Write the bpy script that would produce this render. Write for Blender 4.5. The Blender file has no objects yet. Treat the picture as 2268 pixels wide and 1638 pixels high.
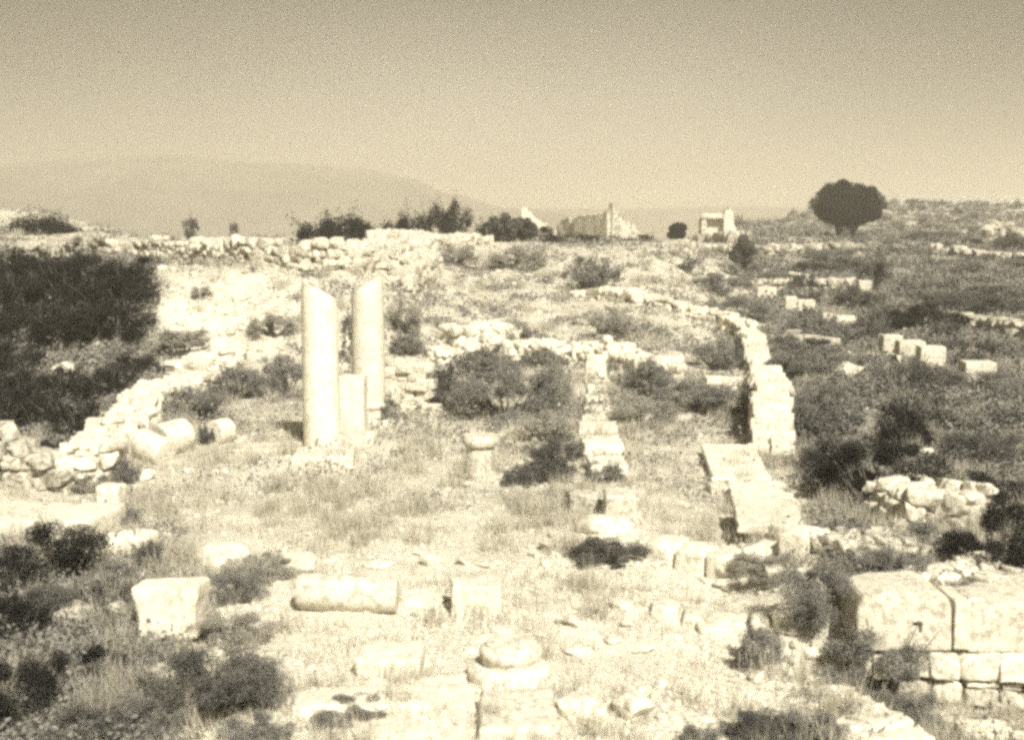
import bpy, bmesh, math, random
import numpy as np
from mathutils import Vector, Matrix, noise
R = math.radians
random.seed(7); rng = np.random.default_rng(7)
S = bpy.context.scene; COL = S.collection

# ------------------------------------------------------------------ camera
F = 2736.0; CX = 1133.5; CY = 819.0; CH = 3.9; PITCH = math.atan(339 / F)
cam = bpy.data.cameras.new('camera'); co = bpy.data.objects.new('camera', cam); COL.objects.link(co)
co.location = (0, 0, CH); co.rotation_euler = (math.pi / 2 - PITCH, 0, 0)
cam.sensor_width = 36; cam.lens = 36 * F / 2267; cam.clip_start = .1; cam.clip_end = 20000
cam.dof.use_dof = True; cam.dof.focus_distance = 28; cam.dof.aperture_fstop = 2.2
S.camera = co
S.render.resolution_x = 1024; S.render.resolution_y = 739

# ------------------------------------------------------------------ sky, sun, exposure
SUN_AZ, SUN_EL = R(157), R(45)
w = bpy.data.worlds.new('World'); S.world = w; w.use_nodes = True
nt = w.node_tree; nt.nodes.clear()
def N(t, ty, **k):
    n = t.nodes.new(ty)
    for a, b in k.items(): setattr(n, a, b)
    return n
out = N(nt, 'ShaderNodeOutputWorld'); bg = N(nt, 'ShaderNodeBackground')
sky = N(nt, 'ShaderNodeTexSky', sky_type='NISHITA', sun_disc=False, sun_elevation=SUN_EL, sun_rotation=SUN_AZ,
        altitude=300, air_density=1.0, dust_density=3.5, ozone_density=1.0)
bw = N(nt, 'ShaderNodeRGBToBW'); nt.links.new(sky.outputs[0], bw.inputs[0])
tc = N(nt, 'ShaderNodeTexCoord')
# the sky is brightest low over the valley ahead, deeper above and to the sides
nrm = N(nt, 'ShaderNodeVectorMath', operation='NORMALIZE'); nt.links.new(tc.outputs['Generated'], nrm.inputs[0])
sx = N(nt, 'ShaderNodeSeparateXYZ'); nt.links.new(nrm.outputs[0], sx.inputs[0])
ab = N(nt, 'ShaderNodeMath', operation='ABSOLUTE'); nt.links.new(sx.outputs['X'], ab.inputs[0])
mr = N(nt, 'ShaderNodeMapRange', interpolation_type='SMOOTHSTEP')
mr.inputs['From Min'].default_value = .10; mr.inputs['From Max'].default_value = .46
mr.inputs['To Min'].default_value = 1.0; mr.inputs['To Max'].default_value = .38; nt.links.new(ab.outputs[0], mr.inputs['Value'])
er = N(nt, 'ShaderNodeValToRGB'); el = er.color_ramp.elements
while len(el) < 5: el.new(.5)
for e_, (p_, v_) in zip(el, [(0, 1.0), (.085, .62), (.18, .24), (.42, .75), (1, .75)]): e_.position = p_; e_.color = (v_, v_, v_, 1)
nt.links.new(sx.outputs['Z'], er.inputs[0])
vn = N(nt, 'ShaderNodeTexNoise'); vn.inputs['Scale'].default_value = 5; vn.inputs['Detail'].default_value = 6; nt.links.new(nrm.outputs[0], vn.inputs['Vector'])
vm = N(nt, 'ShaderNodeMapRange'); vm.inputs['From Min'].default_value = .3; vm.inputs['From Max'].default_value = .7; vm.inputs['To Min'].default_value = .90; vm.inputs['To Max'].default_value = 1.10
nt.links.new(vn.outputs[0], vm.inputs['Value'])
def mul(p_, q_):
    n_ = N(nt, 'ShaderNodeMath', operation='MULTIPLY'); nt.links.new(p_, n_.inputs[0]); nt.links.new(q_, n_.inputs[1]); return n_
m1 = mul(mul(mul(bw.outputs[0], mr.outputs[0]).outputs[0], er.outputs[0]).outputs[0], vm.outputs[0])
tint = N(nt, 'ShaderNodeMix', data_type='RGBA', blend_type='MULTIPLY'); tint.inputs[0].default_value = 1
tint.inputs[6].default_value = (1.0, .915, .74, 1)
nt.links.new(m1.outputs[0], tint.inputs[7]); nt.links.new(tint.outputs[2], bg.inputs[0])
bg.inputs[1].default_value = .074; nt.links.new(bg.outputs[0], out.inputs[0])

sl = bpy.data.lights.new('sun', 'SUN'); so = bpy.data.objects.new('sun', sl); COL.objects.link(so)
sl.energy = 4.2; sl.angle = R(.6); sl.color = (1.0, .94, .81)
SD = Vector((math.sin(SUN_AZ) * math.cos(SUN_EL), math.cos(SUN_AZ) * math.cos(SUN_EL), math.sin(SUN_EL)))
so.rotation_euler = (-SD).to_track_quat('-Z', 'Y').to_euler()
S.view_settings.view_transform = 'Standard'; S.view_settings.look = 'None'; S.view_settings.gamma = 1
S.view_settings.exposure = 1.12
S.render.engine = 'CYCLES'
S.cycles.pixel_filter_type = 'BLACKMAN_HARRIS'; S.cycles.filter_width = 3.4
S.cycles.use_adaptive_sampling = True; S.cycles.adaptive_threshold = .03; S.cycles.adaptive_min_samples = 14
S.cycles.use_denoising = False
S.cycles.max_bounces = 6; S.cycles.volume_bounces = 2; S.cycles.transparent_max_bounces = 6

# ------------------------------------------------------------------ materials
def new_mat(name):
    m = bpy.data.materials.new(name); m.use_nodes = True
    t = m.node_tree; t.nodes.clear()
    return m, t, N(t, 'ShaderNodeOutputMaterial')
def ramp(t, pts):
    r = N(t, 'ShaderNodeValToRGB'); e = r.color_ramp.elements
    while len(e) < len(pts): e.new(.5)
    for el, (p, c) in zip(e, pts): el.position = p; el.color = (*c, 1)
    return r
def sep(l, warm=1.0):      # a grey of lightness l in the warm hue of the place
    return (l, l * (1 - .05 * warm), l * (1 - .20 * warm))
def noise_tex(t, scale, detail=6, rough=.6, vec=None):
    n = N(t, 'ShaderNodeTexNoise'); n.inputs['Scale'].default_value = scale
    n.inputs['Detail'].default_value = detail; n.inputs['Roughness'].default_value = rough
    if vec: t.links.new(vec, n.inputs['Vector'])
    return n
def stone_mat(name, lo, hi, stain=.16, stain_amt=.45, rough=.9, bump=.3, sc=1.0):
    m, t, o = new_mat(name); g = N(t, 'ShaderNodeNewGeometry'); P = g.outputs['Position']
    a = noise_tex(t, 2.2 * sc, 8, .65, P); b = noise_tex(t, 14 * sc, 6, .6, P); c = noise_tex(t, 60 * sc, 3, .6, P)
    r = ramp(t, [(.32, sep(lo)), (.5, sep((lo + hi) / 2)), (.68, sep(hi))]); t.links.new(a.outputs[0], r.inputs[0])
    r2 = ramp(t, [(.38, sep(stain)), (.52, (1, 1, 1))]); t.links.new(b.outputs[0], r2.inputs[0])
    mx = N(t, 'ShaderNodeMix', data_type='RGBA', blend_type='MULTIPLY'); mx.inputs[0].default_value = stain_amt
    t.links.new(r.outputs[0], mx.inputs[6]); t.links.new(r2.outputs[0], mx.inputs[7])
    oi = N(t, 'ShaderNodeObjectInfo'); q = N(t, 'ShaderNodeMapRange')
    q.inputs['To Min'].default_value = .84; q.inputs['To Max'].default_value = 1.06; t.links.new(oi.outputs['Random'], q.inputs[0])
    m2 = N(t, 'ShaderNodeMix', data_type='RGBA', blend_type='MULTIPLY'); m2.inputs[0].default_value = 1
    t.links.new(mx.outputs[2], m2.inputs[6]); t.links.new(q.outputs[0], m2.inputs[7])
    p = N(t, 'ShaderNodeBsdfPrincipled'); p.inputs['Roughness'].default_value = rough; p.inputs['Specular IOR Level'].default_value = .2
    t.links.new(m2.outputs[2], p.inputs['Base Color'])
    ad = N(t, 'ShaderNodeMath', operation='ADD'); t.links.new(b.outputs[0], ad.inputs[0]); t.links.new(c.outputs[0], ad.inputs[1])
    bm_ = N(t, 'ShaderNodeBump'); bm_.inputs['Strength'].default_value = bump; bm_.inputs['Distance'].default_value = .025
    t.links.new(ad.outputs[0], bm_.inputs['Height']); t.links.new(bm_.outputs[0], p.inputs['Normal'])
    t.links.new(p.outputs[0], o.inputs[0]); return m
def leaf_mat(name, lo, hi, warm=.5, trans=.25, sc=6):
    m, t, o = new_mat(name); g = N(t, 'ShaderNodeNewGeometry')
    a = noise_tex(t, sc, 5, .75, g.outputs['Position'])
    r = ramp(t, [(.3, sep(lo, warm)), (.7, sep(hi, warm))]); t.links.new(a.outputs[0], r.inputs[0])
    d = N(t, 'ShaderNodeBsdfDiffuse'); tr = N(t, 'ShaderNodeBsdfTranslucent'); mx = N(t, 'ShaderNodeMixShader')
    mx.inputs[0].default_value = trans
    t.links.new(r.outputs[0], d.inputs[0]); t.links.new(r.outputs[0], tr.inputs[0])
    t.links.new(d.outputs[0], mx.inputs[1]); t.links.new(tr.outputs[0], mx.inputs[2]); t.links.new(mx.outputs[0], o.inputs[0])
    return m
M = {}
M['marble'] = stone_mat('marble', .58, .74, .40, .42, .75, .25)
M['lime'] = stone_mat('limestone', .52, .70, .22, .5)
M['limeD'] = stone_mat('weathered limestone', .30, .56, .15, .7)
M['rubble'] = stone_mat('rubble stone', .42, .66, .14, .7, sc=1.6)
M['farstone'] = stone_mat('old masonry', .34, .58, .12, .85, sc=.35)
M['leaf_dark'] = leaf_mat('dark foliage', .075, .17)
M['leaf_deep'] = leaf_mat('deep green foliage', .02, .045, .3)
M['leaf_mid'] = leaf_mat('grey green foliage', .15, .29)
M['leaf_pale'] = leaf_mat('dusty foliage', .27, .42, .8)
M['leaf_tree'] = leaf_mat('tree foliage', .018, .035, .2, .1, 2)
M['grass'] = leaf_mat('dry grass', .36, .60, 1.0, .35, 1.5)
M['scrub'] = leaf_mat('low scrub', .08, .34, .6, .2, .8)
M['bark'] = stone_mat('bark', .07, .14, .3, .5)

# ground: pale soil and rubble dust with plant litter where the attribute veg is high
m, t, o = new_mat('ground'); g = N(t, 'ShaderNodeNewGeometry'); P = g.outputs['Position']
at_ = N(t, 'ShaderNodeAttribute', attribute_name='veg')
a = noise_tex(t, .9, 9, .68, P); b = noise_tex(t, 6, 7, .7, P); c = noise_tex(t, 30, 4, .6, P)
ad = N(t, 'ShaderNodeMath', operation='MULTIPLY_ADD'); t.links.new(a.outputs[0], ad.inputs[0]); ad.inputs[1].default_value = 1.35; t.links.new(at_.outputs['Fac'], ad.inputs[2])
ad2 = N(t, 'ShaderNodeMath', operation='MULTIPLY_ADD'); t.links.new(b.outputs[0], ad2.inputs[0]); ad2.inputs[1].default_value = .9; t.links.new(ad.outputs[0], ad2.inputs[2])
rr = ramp(t, [(.26, sep(.72)), (.50, sep(.58)), (.72, sep(.32, .9)), (.95, sep(.15, .6))])
mr_ = N(t, 'ShaderNodeMapRange'); mr_.inputs['From Min'].default_value = .5; mr_.inputs['From Max'].default_value = 2.25
t.links.new(ad2.outputs[0], mr_.inputs[0]); t.links.new(mr_.outputs[0], rr.inputs[0])
p = N(t, 'ShaderNodeBsdfPrincipled'); p.inputs['Roughness'].default_value = .95; p.inputs['Specular IOR Level'].default_value = .1
t.links.new(rr.outputs[0], p.inputs['Base Color'])
ad3 = N(t, 'ShaderNodeMath', operation='ADD'); t.links.new(b.outputs[0], ad3.inputs[0]); t.links.new(c.outputs[0], ad3.inputs[1])
bp = N(t, 'ShaderNodeBump'); bp.inputs['Strength'].default_value = .8; bp.inputs['Distance'].default_value = .08
t.links.new(ad3.outputs[0], bp.inputs['Height']); t.links.new(bp.outputs[0], p.inputs['Normal']); t.links.new(p.outputs[0], o.inputs[0])
M['ground'] = m
m, t, o = new_mat('hill'); g = N(t, 'ShaderNodeNewGeometry')
a = noise_tex(t, .012, 8, .6, g.outputs['Position']); r = ramp(t, [(.35, sep(.03, .3)), (.65, sep(.11, .6))]); t.links.new(a.outputs[0], r.inputs[0])
d = N(t, 'ShaderNodeBsdfDiffuse'); t.links.new(r.outputs[0], d.inputs[0]); t.links.new(d.outputs[0], o.inputs[0]); M['hill'] = m

# ------------------------------------------------------------------ terrain
def sm(a, b, x):
    q = max(0., min(1., (x - a) / (b - a))); return q * q * (3 - 2 * q)
def lerp(a, b, q): return a + (b - a) * q
def prof(y, pts):
    for (y0, z0), (y1, z1) in zip(pts, pts[1:]):
        if y < y1: return z0 + (z1 - z0) * sm(y0, y1, y) if y > y0 else z0
    return pts[-1][1]
PC = [(29, 0), (48, 1.15), (66, 2.4), (110, 1.0), (300, -12), (450, -25)]
PL = [(29, 0), (37.5, 2.35), (60, 3.0), (95, 4.3), (300, -8), (450, -25)]
PL2 = [(29, 0), (37.5, 2.35), (60, 2.4), (95, 2.1), (300, -12), (450, -25)]
PR = [(45, -.1), (116, 2.0), (220, 7.3), (450, -25)]
def fb(x, y, s, seed=0): return noise.noise(Vector((x * s, y * s, seed)))
def base_h(x, y):
    yy = max(y, .1); u = x / yy
    c = prof(y, PC); l = lerp(prof(y, PL), prof(y, PL2), sm(-.40, -.27, u))
    wl = sm(-1.2, -5.0, x) if y < 60 else sm(-.02, -.10, u)
    wl = 1 - sm(-5.0, -1.2, x) if y < 60 else 1 - sm(-.10, -.02, u)
    z = lerp(c, l, wl)
    r = prof(y, PR)
    if y > 60: r = lerp(min(r, 2.0), r, sm(.12, .32, u)) * (1 if y < 116 else lerp(.75, 1, sm(.15, .32, u)))
    wr = sm(.105, .19, u)
    z = lerp(z, r, wr)
    # left side beyond the nave wall is a little lower in front
    if y < 34: z -= .45 * (1 - sm(-9.5, -8.0, x)) * (1 - sm(24, 33, y)) * sm(15, 19, y)
    # heap of spoil behind the columns on the left
    z += .5 * math.exp(-((x + 9.2) / 2.6) ** 2 - ((y - 34.5) / 2.2) ** 2)
    # ground in front of the ashlar wall dips, bank behind it
    ex = 2.28 + (11 - y) * .34
    z -= .42 * sm(ex - .02, ex + .35, x) * (1 - sm(10.95, 11.1, y)) 
    z += .42 * sm(2.2, 3.4, x) * sm(11.0, 11.5, y) * (1 - sm(12.5, 16, y))
    return z
def h(x, y):
    z = base_h(x, y)
    am = 1 if 5 < y < 140 else .5
    z += am * (.10 * fb(x, y, .55, 3) + .05 * fb(x, y, 1.7, 5) + .025 * fb(x, y, 5.2, 8))
    if y > 45: z += .30 * sm(45, 80, y) * fb(x, y, .14, 11) + .6 * sm(110, 190, y) * fb(x, y, .035, 15)
    return z
SN, CS = math.sin(PITCH), math.cos(PITCH)
def ray(px, py):
    a, b = (px - CX) / F, (CY - py) / F
    d = Vector((a, CS + b * SN, -SN + b * CS)); return d / d.y
def at(px, py, D):
    d = ray(px, py); return Vector((d.x * D, D, CH + d.z * D))
def G(px, py):             # where the line of sight meets the terrain
    d = ray(px, py); D = 6.0; st = .25
    while D < 420:
        if CH + d.z * D < h(d.x * D, D):
            lo, hi = D - st, D
            for _ in range(14):
                mid = (lo + hi) / 2
                if CH + d.z * mid < h(d.x * mid, mid): hi = mid
                else: lo = mid
            return Vector((d.x * hi, hi, h(d.x * hi, hi)))
        st = max(.12, D * .008); D += st
    return Vector((d.x * 260, 260, h(d.x * 260, 260)))
def proj(v):
    q = v - Vector((0, 0, CH)); f = q.y * CS - q.z * SN; u_ = q.y * SN + q.z * CS
    return CX + F * q.x / f, CY - F * u_ / f

def veg(x, y):
    if y < 5: return .3
    px, py = proj(Vector((x, y, base_h(x, y))))
    v = .22
    v = lerp(v, -.22, sm(1120, 1330, py) * sm(400, 560, px) * (1 - sm(1750, 1950, px)))
    v = lerp(v, .30, sm(1010, 900, py) if False else 1 - sm(900, 1010, py))
    rt = sm(1700, 1790, px + (py - 900) * -.28) 
    v = lerp(v, .78, rt * sm(480, 620, py)); v = lerp(v, .50, (1 if px > 1560 else 0) * (1 - sm(520, 600, py)))
    v = lerp(v, .95, (1 - sm(250, 400, px)) * (sm(540, 600, py) * (1 - sm(960, 1030, py))))
    v = lerp(v, .95, (1 - sm(120, 420, px)) * sm(1150, 1250, py))
    v = lerp(v, .25, sm(1700, 1800, px) * sm(1330, 1430, py))
    heap = math.exp(-((px - 480) / 170) ** 2 - ((py - 690) / 75) ** 2); v = lerp(v, .14, min(1, heap * 1.3))
    return v

# ------------------------------------------------------------------ object helpers
def tag(o, label=None, cat=None, group=None, kind=None):
    if label: o['label'] = label
    if cat: o['category'] = cat
    if group: o['group'] = group
    if kind: o['kind'] = kind
    return o
def empty(name, loc, rz=0, label=None, cat=None, group=None):
    o = bpy.data.objects.new(name, None); COL.objects.link(o); o.location = loc; o.rotation_euler = (0, 0, rz)
    o.empty_display_size = .2
    return tag(o, label, cat, group)
class MB:
    def __init__(s): s.v = []; s.f = []; s.n = 0
    def add(s, v, f):
        v = np.asarray(v, float); s.v.append(v); s.f.append(np.asarray(f) + s.n); s.n += len(v)
    def mesh(s, name, mat, sharp=None, smooth=True):
        me = bpy.data.meshes.new(name)
        v = np.concatenate(s.v); quads = [f for f in s.f]
        li = np.concatenate([f.ravel() for f in quads]); tot = np.concatenate([np.full(len(f), f.shape[1]) for f in quads])
        st = np.concatenate([[0], np.cumsum(tot)[:-1]])
        me.vertices.add(len(v)); me.vertices.foreach_set('co', v.astype('f').ravel())
        me.loops.add(len(li)); me.loops.foreach_set('vertex_index', li.astype('i'))
        me.polygons.add(len(tot)); me.polygons.foreach_set('loop_start', st.astype('i')); me.polygons.foreach_set('loop_total', tot.astype('i'))
        if smooth: me.polygons.foreach_set('use_smooth', np.ones(len(tot), bool))
        me.update(calc_edges=True); me.validate()
        if sharp: me.set_sharp_from_angle(angle=R(sharp))
        me.materials.append(mat); return me
    def build(s, name, mat, parent=None, sharp=None, loc=None, rz=0, smooth=True):
        o = bpy.data.objects.new(name, s.mesh(name, mat, sharp, smooth)); COL.objects.link(o)
        if parent: o.parent = parent
        if loc is not None: o.location = loc; o.rotation_euler = (0, 0, rz)
        return o
def cube_grid(cs):
    n = len(cs); vs = []; fs = []; idx = {}
    def vid(p):
        k = tuple(round(q, 6) for q in p)
        if k not in idx: idx[k] = len(vs); vs.append(k)
        return idx[k]
    for ax in range(3):
        for sgn in (-1, 1):
            for i in range(n - 1):
                for j in range(n - 1):
                    q = []
                    for (a_, b_) in ((i, j), (i + 1, j), (i + 1, j + 1), (i, j + 1)):
                        p = [0, 0, 0]; p[ax] = sgn; p[(ax + 1) % 3] = cs[a_]; p[(ax + 2) % 3] = cs[b_]; q.append(vid(p))
                    fs.append(q if sgn > 0 else q[::-1])
    return np.array(vs, float), np.array(fs)
def roughbox(hx, hy, hz, r=.03, n=6, amp=.012, seed=0, chips=2, chip=.18):
    e = [-1, -.965, -.90]; cs = e + list(np.linspace(-.9, .9, n + 2)[1:-1]) + [-q for q in e[::-1]]
    v, f = cube_grid(cs); H = np.array([hx, hy, hz]); p = v * H
    r = min(r, hx * .9, hy * .9, hz * .9)
    inner = np.clip(p, -(H - r), (H - r)); d = p - inner; L = np.linalg.norm(d, axis=1, keepdims=True)
    cnt = (np.abs(d) > 1e-6).sum(1)
    p = np.where((cnt[:, None] > 1), inner + d / np.maximum(L, 1e-9) * r, p)
    rg = random.Random(seed)
    for _ in range(chips):
        sg = np.array([rg.choice((-1, 1)), rg.choice((-1, 1)), rg.choice((-1, 1, 1))], float)
        nn = sg * np.array([rg.uniform(.3, 1), rg.uniform(.3, 1), rg.uniform(.3, 1)]); nn /= np.linalg.norm(nn)
        mx = (np.abs(nn) * H).sum(); dd = mx - rg.uniform(.3, 1) * chip * min(H) * 2
        ex = p @ nn - dd; p = p - np.maximum(ex, 0)[:, None] * nn * .95
    sc = 1.6 / max(min(H) * 2, .15)
    for i in range(len(p)):
        q = Vector(p[i]) * sc + Vector((seed * 3.1, seed * 1.7, 0))
        k = amp * (noise.noise(q) * 1.2 + noise.noise(q * 2.7) * .6)
        nv = noise.noise_vector(q * .8)
        p[i] += v[i] * k + np.array(nv) * amp * .8
    return p, f
def rotz(v, a):
    c, s_ = math.cos(a), math.sin(a); o_ = v.copy(); o_[:, 0] = v[:, 0] * c - v[:, 1] * s_; o_[:, 1] = v[:, 0] * s_ + v[:, 1] * c; return o_
def rotx(v, a):
    c, s_ = math.cos(a), math.sin(a); o_ = v.copy(); o_[:, 1] = v[:, 1] * c - v[:, 2] * s_; o_[:, 2] = v[:, 1] * s_ + v[:, 2] * c; return o_
def roty(v, a):
    c, s_ = math.cos(a), math.sin(a); o_ = v.copy(); o_[:, 0] = v[:, 0] * c + v[:, 2] * s_; o_[:, 2] = -v[:, 0] * s_ + v[:, 2] * c; return o_
STN = [roughbox(.5, .5, .5, .07, 2, .085, 50 + k, 7, .45) for k in range(22)]
STQ = [roughbox(.5, .5, .5, .05, 2, .03, 90 + k, 3, .25) for k in range(12)]
def rock_verts(seed, sub=3, amp=.3, flat=.6):
    bm = bmesh.new(); bmesh.ops.create_icosphere(bm, subdivisions=sub, radius=1)
    v = np.array([q.co[:] for q in bm.verts]); f = np.array([[q.index for q in fc.verts] for fc in bm.faces]); bm.free()
    rg = random.Random(seed)
    for _ in range(9):
        nn = np.array([rg.gauss(0, 1), rg.gauss(0, 1), rg.gauss(0, 1)]); nn /= np.linalg.norm(nn)
        d = rg.uniform(.55, .85); ex = v @ nn - d; v = v - np.maximum(ex, 0)[:, None] * nn * .9
    for i in range(len(v)):
        q = Vector(v[i]) * 1.3 + Vector((seed * 5.3, 0, 0)); v[i] *= 1 + amp * noise.noise(q) + amp * .4 * noise.noise(q * 3)
    v[:, 2] *= flat; return v, f
def tube(mb, pts, rad, n=6):
    ring = []
    for i, (p, r) in enumerate(zip(pts, rad)):
        p = Vector(p); d = (Vector(pts[min(i + 1, len(pts) - 1)]) - Vector(pts[max(i - 1, 0)])).normalized()
        a_ = d.orthogonal().normalized(); b_ = d.cross(a_)
        ring += [(p + (a_ * math.cos(2 * math.pi * k / n) + b_ * math.sin(2 * math.pi * k / n)) * r)[:] for k in range(n)]
    fs = [[i * n + k, i * n + (k + 1) % n, (i + 1) * n + (k + 1) % n, (i + 1) * n + k] for i in range(len(pts) - 1) for k in range(n)]
    mb.add(ring, fs)
    e0 = len(pts) * n - n; 
    mb.f.append(np.array([[mb.n - n + k for k in range(n)]]))
_seed = [100]
def sd(): _seed[0] += 1; return _seed[0]

# ------------------------------------------------------------------ builders of stones 
def block(name, label, cat, x0, x1, yt, yb, depth, rz=0, mat='lime', group=None, amp=.014, chips=2, chip=.2, r=.03, sink=.06, tilt=0, roll=0, parent=None, D=None):
    g_ = G((x0 + x1) / 2, yb) if D is None else at((x0 + x1) / 2, yb, D)
    Dn = g_.y; wd = (x1 - x0) * Dn / F; ang = (CH - g_.z) / Dn
    hh = max(.07, (yb - yt) * Dn / F - depth * ang * .95)
    v, f = roughbox(wd / 2, depth / 2, (hh + sink) / 2, r, 8, amp, sd(), chips, chip)
    v = roty(rotx(v, tilt), roll); v[:, 2] += (hh - sink) / 2
    mb = MB(); mb.add(v, f)
    o = mb.build(name, M[mat], None, 38, (g_.x, g_.y + depth / 2, g_.z), rz)
    tag(o, label, cat, group); return o
ROCK = []
for k in range(9):
    mb = MB(); mb.add(*rock_verts(k + 1, 3, .28, random.uniform(.5, .8))); ROCK.append(mb.mesh('stone', M['lime'], 32))
def rock(label, cx, yb, wpx, hpx=None, rz=None, mat=None, group=None, k=None, name='boulder', cat='stone'):
    g_ = G(cx, yb); s_ = wpx * g_.y / F / 2; 
    o = bpy.data.objects.new(name, ROCK[k if k is not None else random.randrange(9)]); COL.objects.link(o)
    hs = (hpx * g_.y / F / 2 / .6) if hpx else s_
    o.scale = (s_ * 1.05, s_ * random.uniform(.8, 1.1), hs); o.location = (g_.x, g_.y + s_ * .5, g_.z + hs * (.33 if (hpx or wpx) > wpx * .42 else .02))
    o.rotation_euler = (random.uniform(-.15, .15), random.uniform(-.15, .15), random.uniform(0, 6.3) if rz is None else rz)
    if mat:
        o.data = ROCK[k if k is not None else 0].copy(); o.data.materials.clear(); o.data.materials.append(M[mat])
    return tag(o, label, cat, group)
def rubble_wall(name, label, pts, hts, thick=.6, stone=.34, mat='rubble', cat='wall', group=None, ragged=.3, course=.22, px=True, sink=.15, sq=False):
    P3 = [G(*q) if px else Vector((q[0], q[1], h(q[0], q[1]))) for q in pts]
    mb = MB(); rg = random.Random(sd())
    for i in range(len(P3) - 1):
        A, B = P3[i], P3[i + 1]; L = (B - A).xy.length; ang = math.atan2(B.y - A.y, B.x - A.x)
        nx, ny = -math.sin(ang), math.cos(ang)
        lay = 0
        maxh = max(hts[i], hts[i + 1]) * 1.25
        z = -sink
        while z < maxh:
            s_ = rg.uniform(0, .2); ch = course * rg.uniform(.8, 1.25)
            while s_ < L:
                ln = stone * rg.choice((.5, .7, .9, 1.1, 1.6)) * rg.uniform(.8, 1.2); q = (s_ + ln / 2) / max(L, .01); q = min(q, 1)
                hh = hts[i] + (hts[i + 1] - hts[i]) * q
                hh *= 1 + ragged * 2 * noise.noise(Vector((s_ * .7 + i * 9, A.x, A.y)))
                if z < hh:
                    rows = max(1, int(thick / (stone * .8)))
                    for rw in range(rows):
                        off = (rw - (rows - 1) / 2) * thick / rows
                        x = A.x + (B.x - A.x) * q + nx * off + rg.uniform(-.03, .03); y = A.y + (B.y - A.y) * q + ny * off
                        v, f = STQ[rg.randrange(12)] if sq else STN[rg.randrange(22)]
                        jz = rg.uniform(.92, 1.06) if sq else rg.uniform(.75, 1.35); v = v * np.array([ln * 1.02, thick / rows * rg.uniform(.9, 1.3), ch * 1.1 * jz])
                        kq = .2 if sq else 1; v = rotz(roty(v, kq * rg.uniform(-.2, .2)), ang + kq * rg.uniform(-.3, .3)); x += rg.uniform(-.05, .05); y += rg.uniform(-.05, .05)
                        mb.add(v + np.array([x - P3[0].x, y - P3[0].y, h(x, y) - P3[0].z + z + ch / 2]), f)
                s_ += ln
            z += ch
    o = mb.build(name, M[mat], None, 35, P3[0]); return tag(o, label, cat, group)
def ashlar_row(name, label, pts, n, width, height, mat='lime', gap=.03, cat='wall', group=None, zoff=0, amp=.012, hv=.15):
    """one course of dressed blocks along a line on the ground"""
    A, B = G(*pts[0]), G(*pts[1]); mb = MB(); rg = random.Random(sd()); d = B - A; ang = math.atan2(d.y, d.x); L = d.xy.length
    cuts = [0] + sorted((k + rg.uniform(-.25, .25)) / n for k in range(1, n)) + [1]
    for a_, b_ in zip(cuts, cuts[1:]):
        ln = (b_ - a_) * L - gap; q = (a_ + b_) / 2; x, y = A.x + d.x * q, A.y + d.y * q
        hh = height * rg.uniform(1 - hv, 1 + hv)
        v, f = roughbox(ln / 2, width / 2 * rg.uniform(.9, 1.08), (hh + .12) / 2, .03, 4, amp, sd(), 3, .3)
        v = rotz(roty(v, rg.uniform(-.03, .03)), ang + rg.uniform(-.04, .04))
        mb.add(v + np.array([x - A.x, y - A.y, h(x, y) - A.z + (hh - .12) / 2 + zoff]), f)
    o = mb.build(name, M[mat], None, 38, A); return tag(o, label, cat, group)
def lathe(mb, prof_, n=48, amp=.004, seed=0):
    vs = []
    for (r, z) in prof_:
        for k in range(n):
            a_ = 2 * math.pi * k / n; x, y = r * math.cos(a_), r * math.sin(a_)
            q = noise.noise(Vector((x * 6 + seed, y * 6, z * 5))) * amp + noise.noise(Vector((x * 2 + seed, y * 2, z * 1.5))) * amp * 2
            f_ = 1 + q / max(r, .05); vs.append((x * f_, y * f_, z))
    m_ = len(prof_)
    mb.add(vs, [[i * n + k, i * n + (k + 1) % n, (i + 1) * n + (k + 1) % n, (i + 1) * n + k] for i in range(m_ - 1) for k in range(n)])
    b0 = mb.n - m_ * n
    mb.f.append(np.array([[b0 + (m_ - 1) * n + k for k in range(n)]])); mb.f.append(np.array([[b0 + n - 1 - k for k in range(n)]]))

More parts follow.
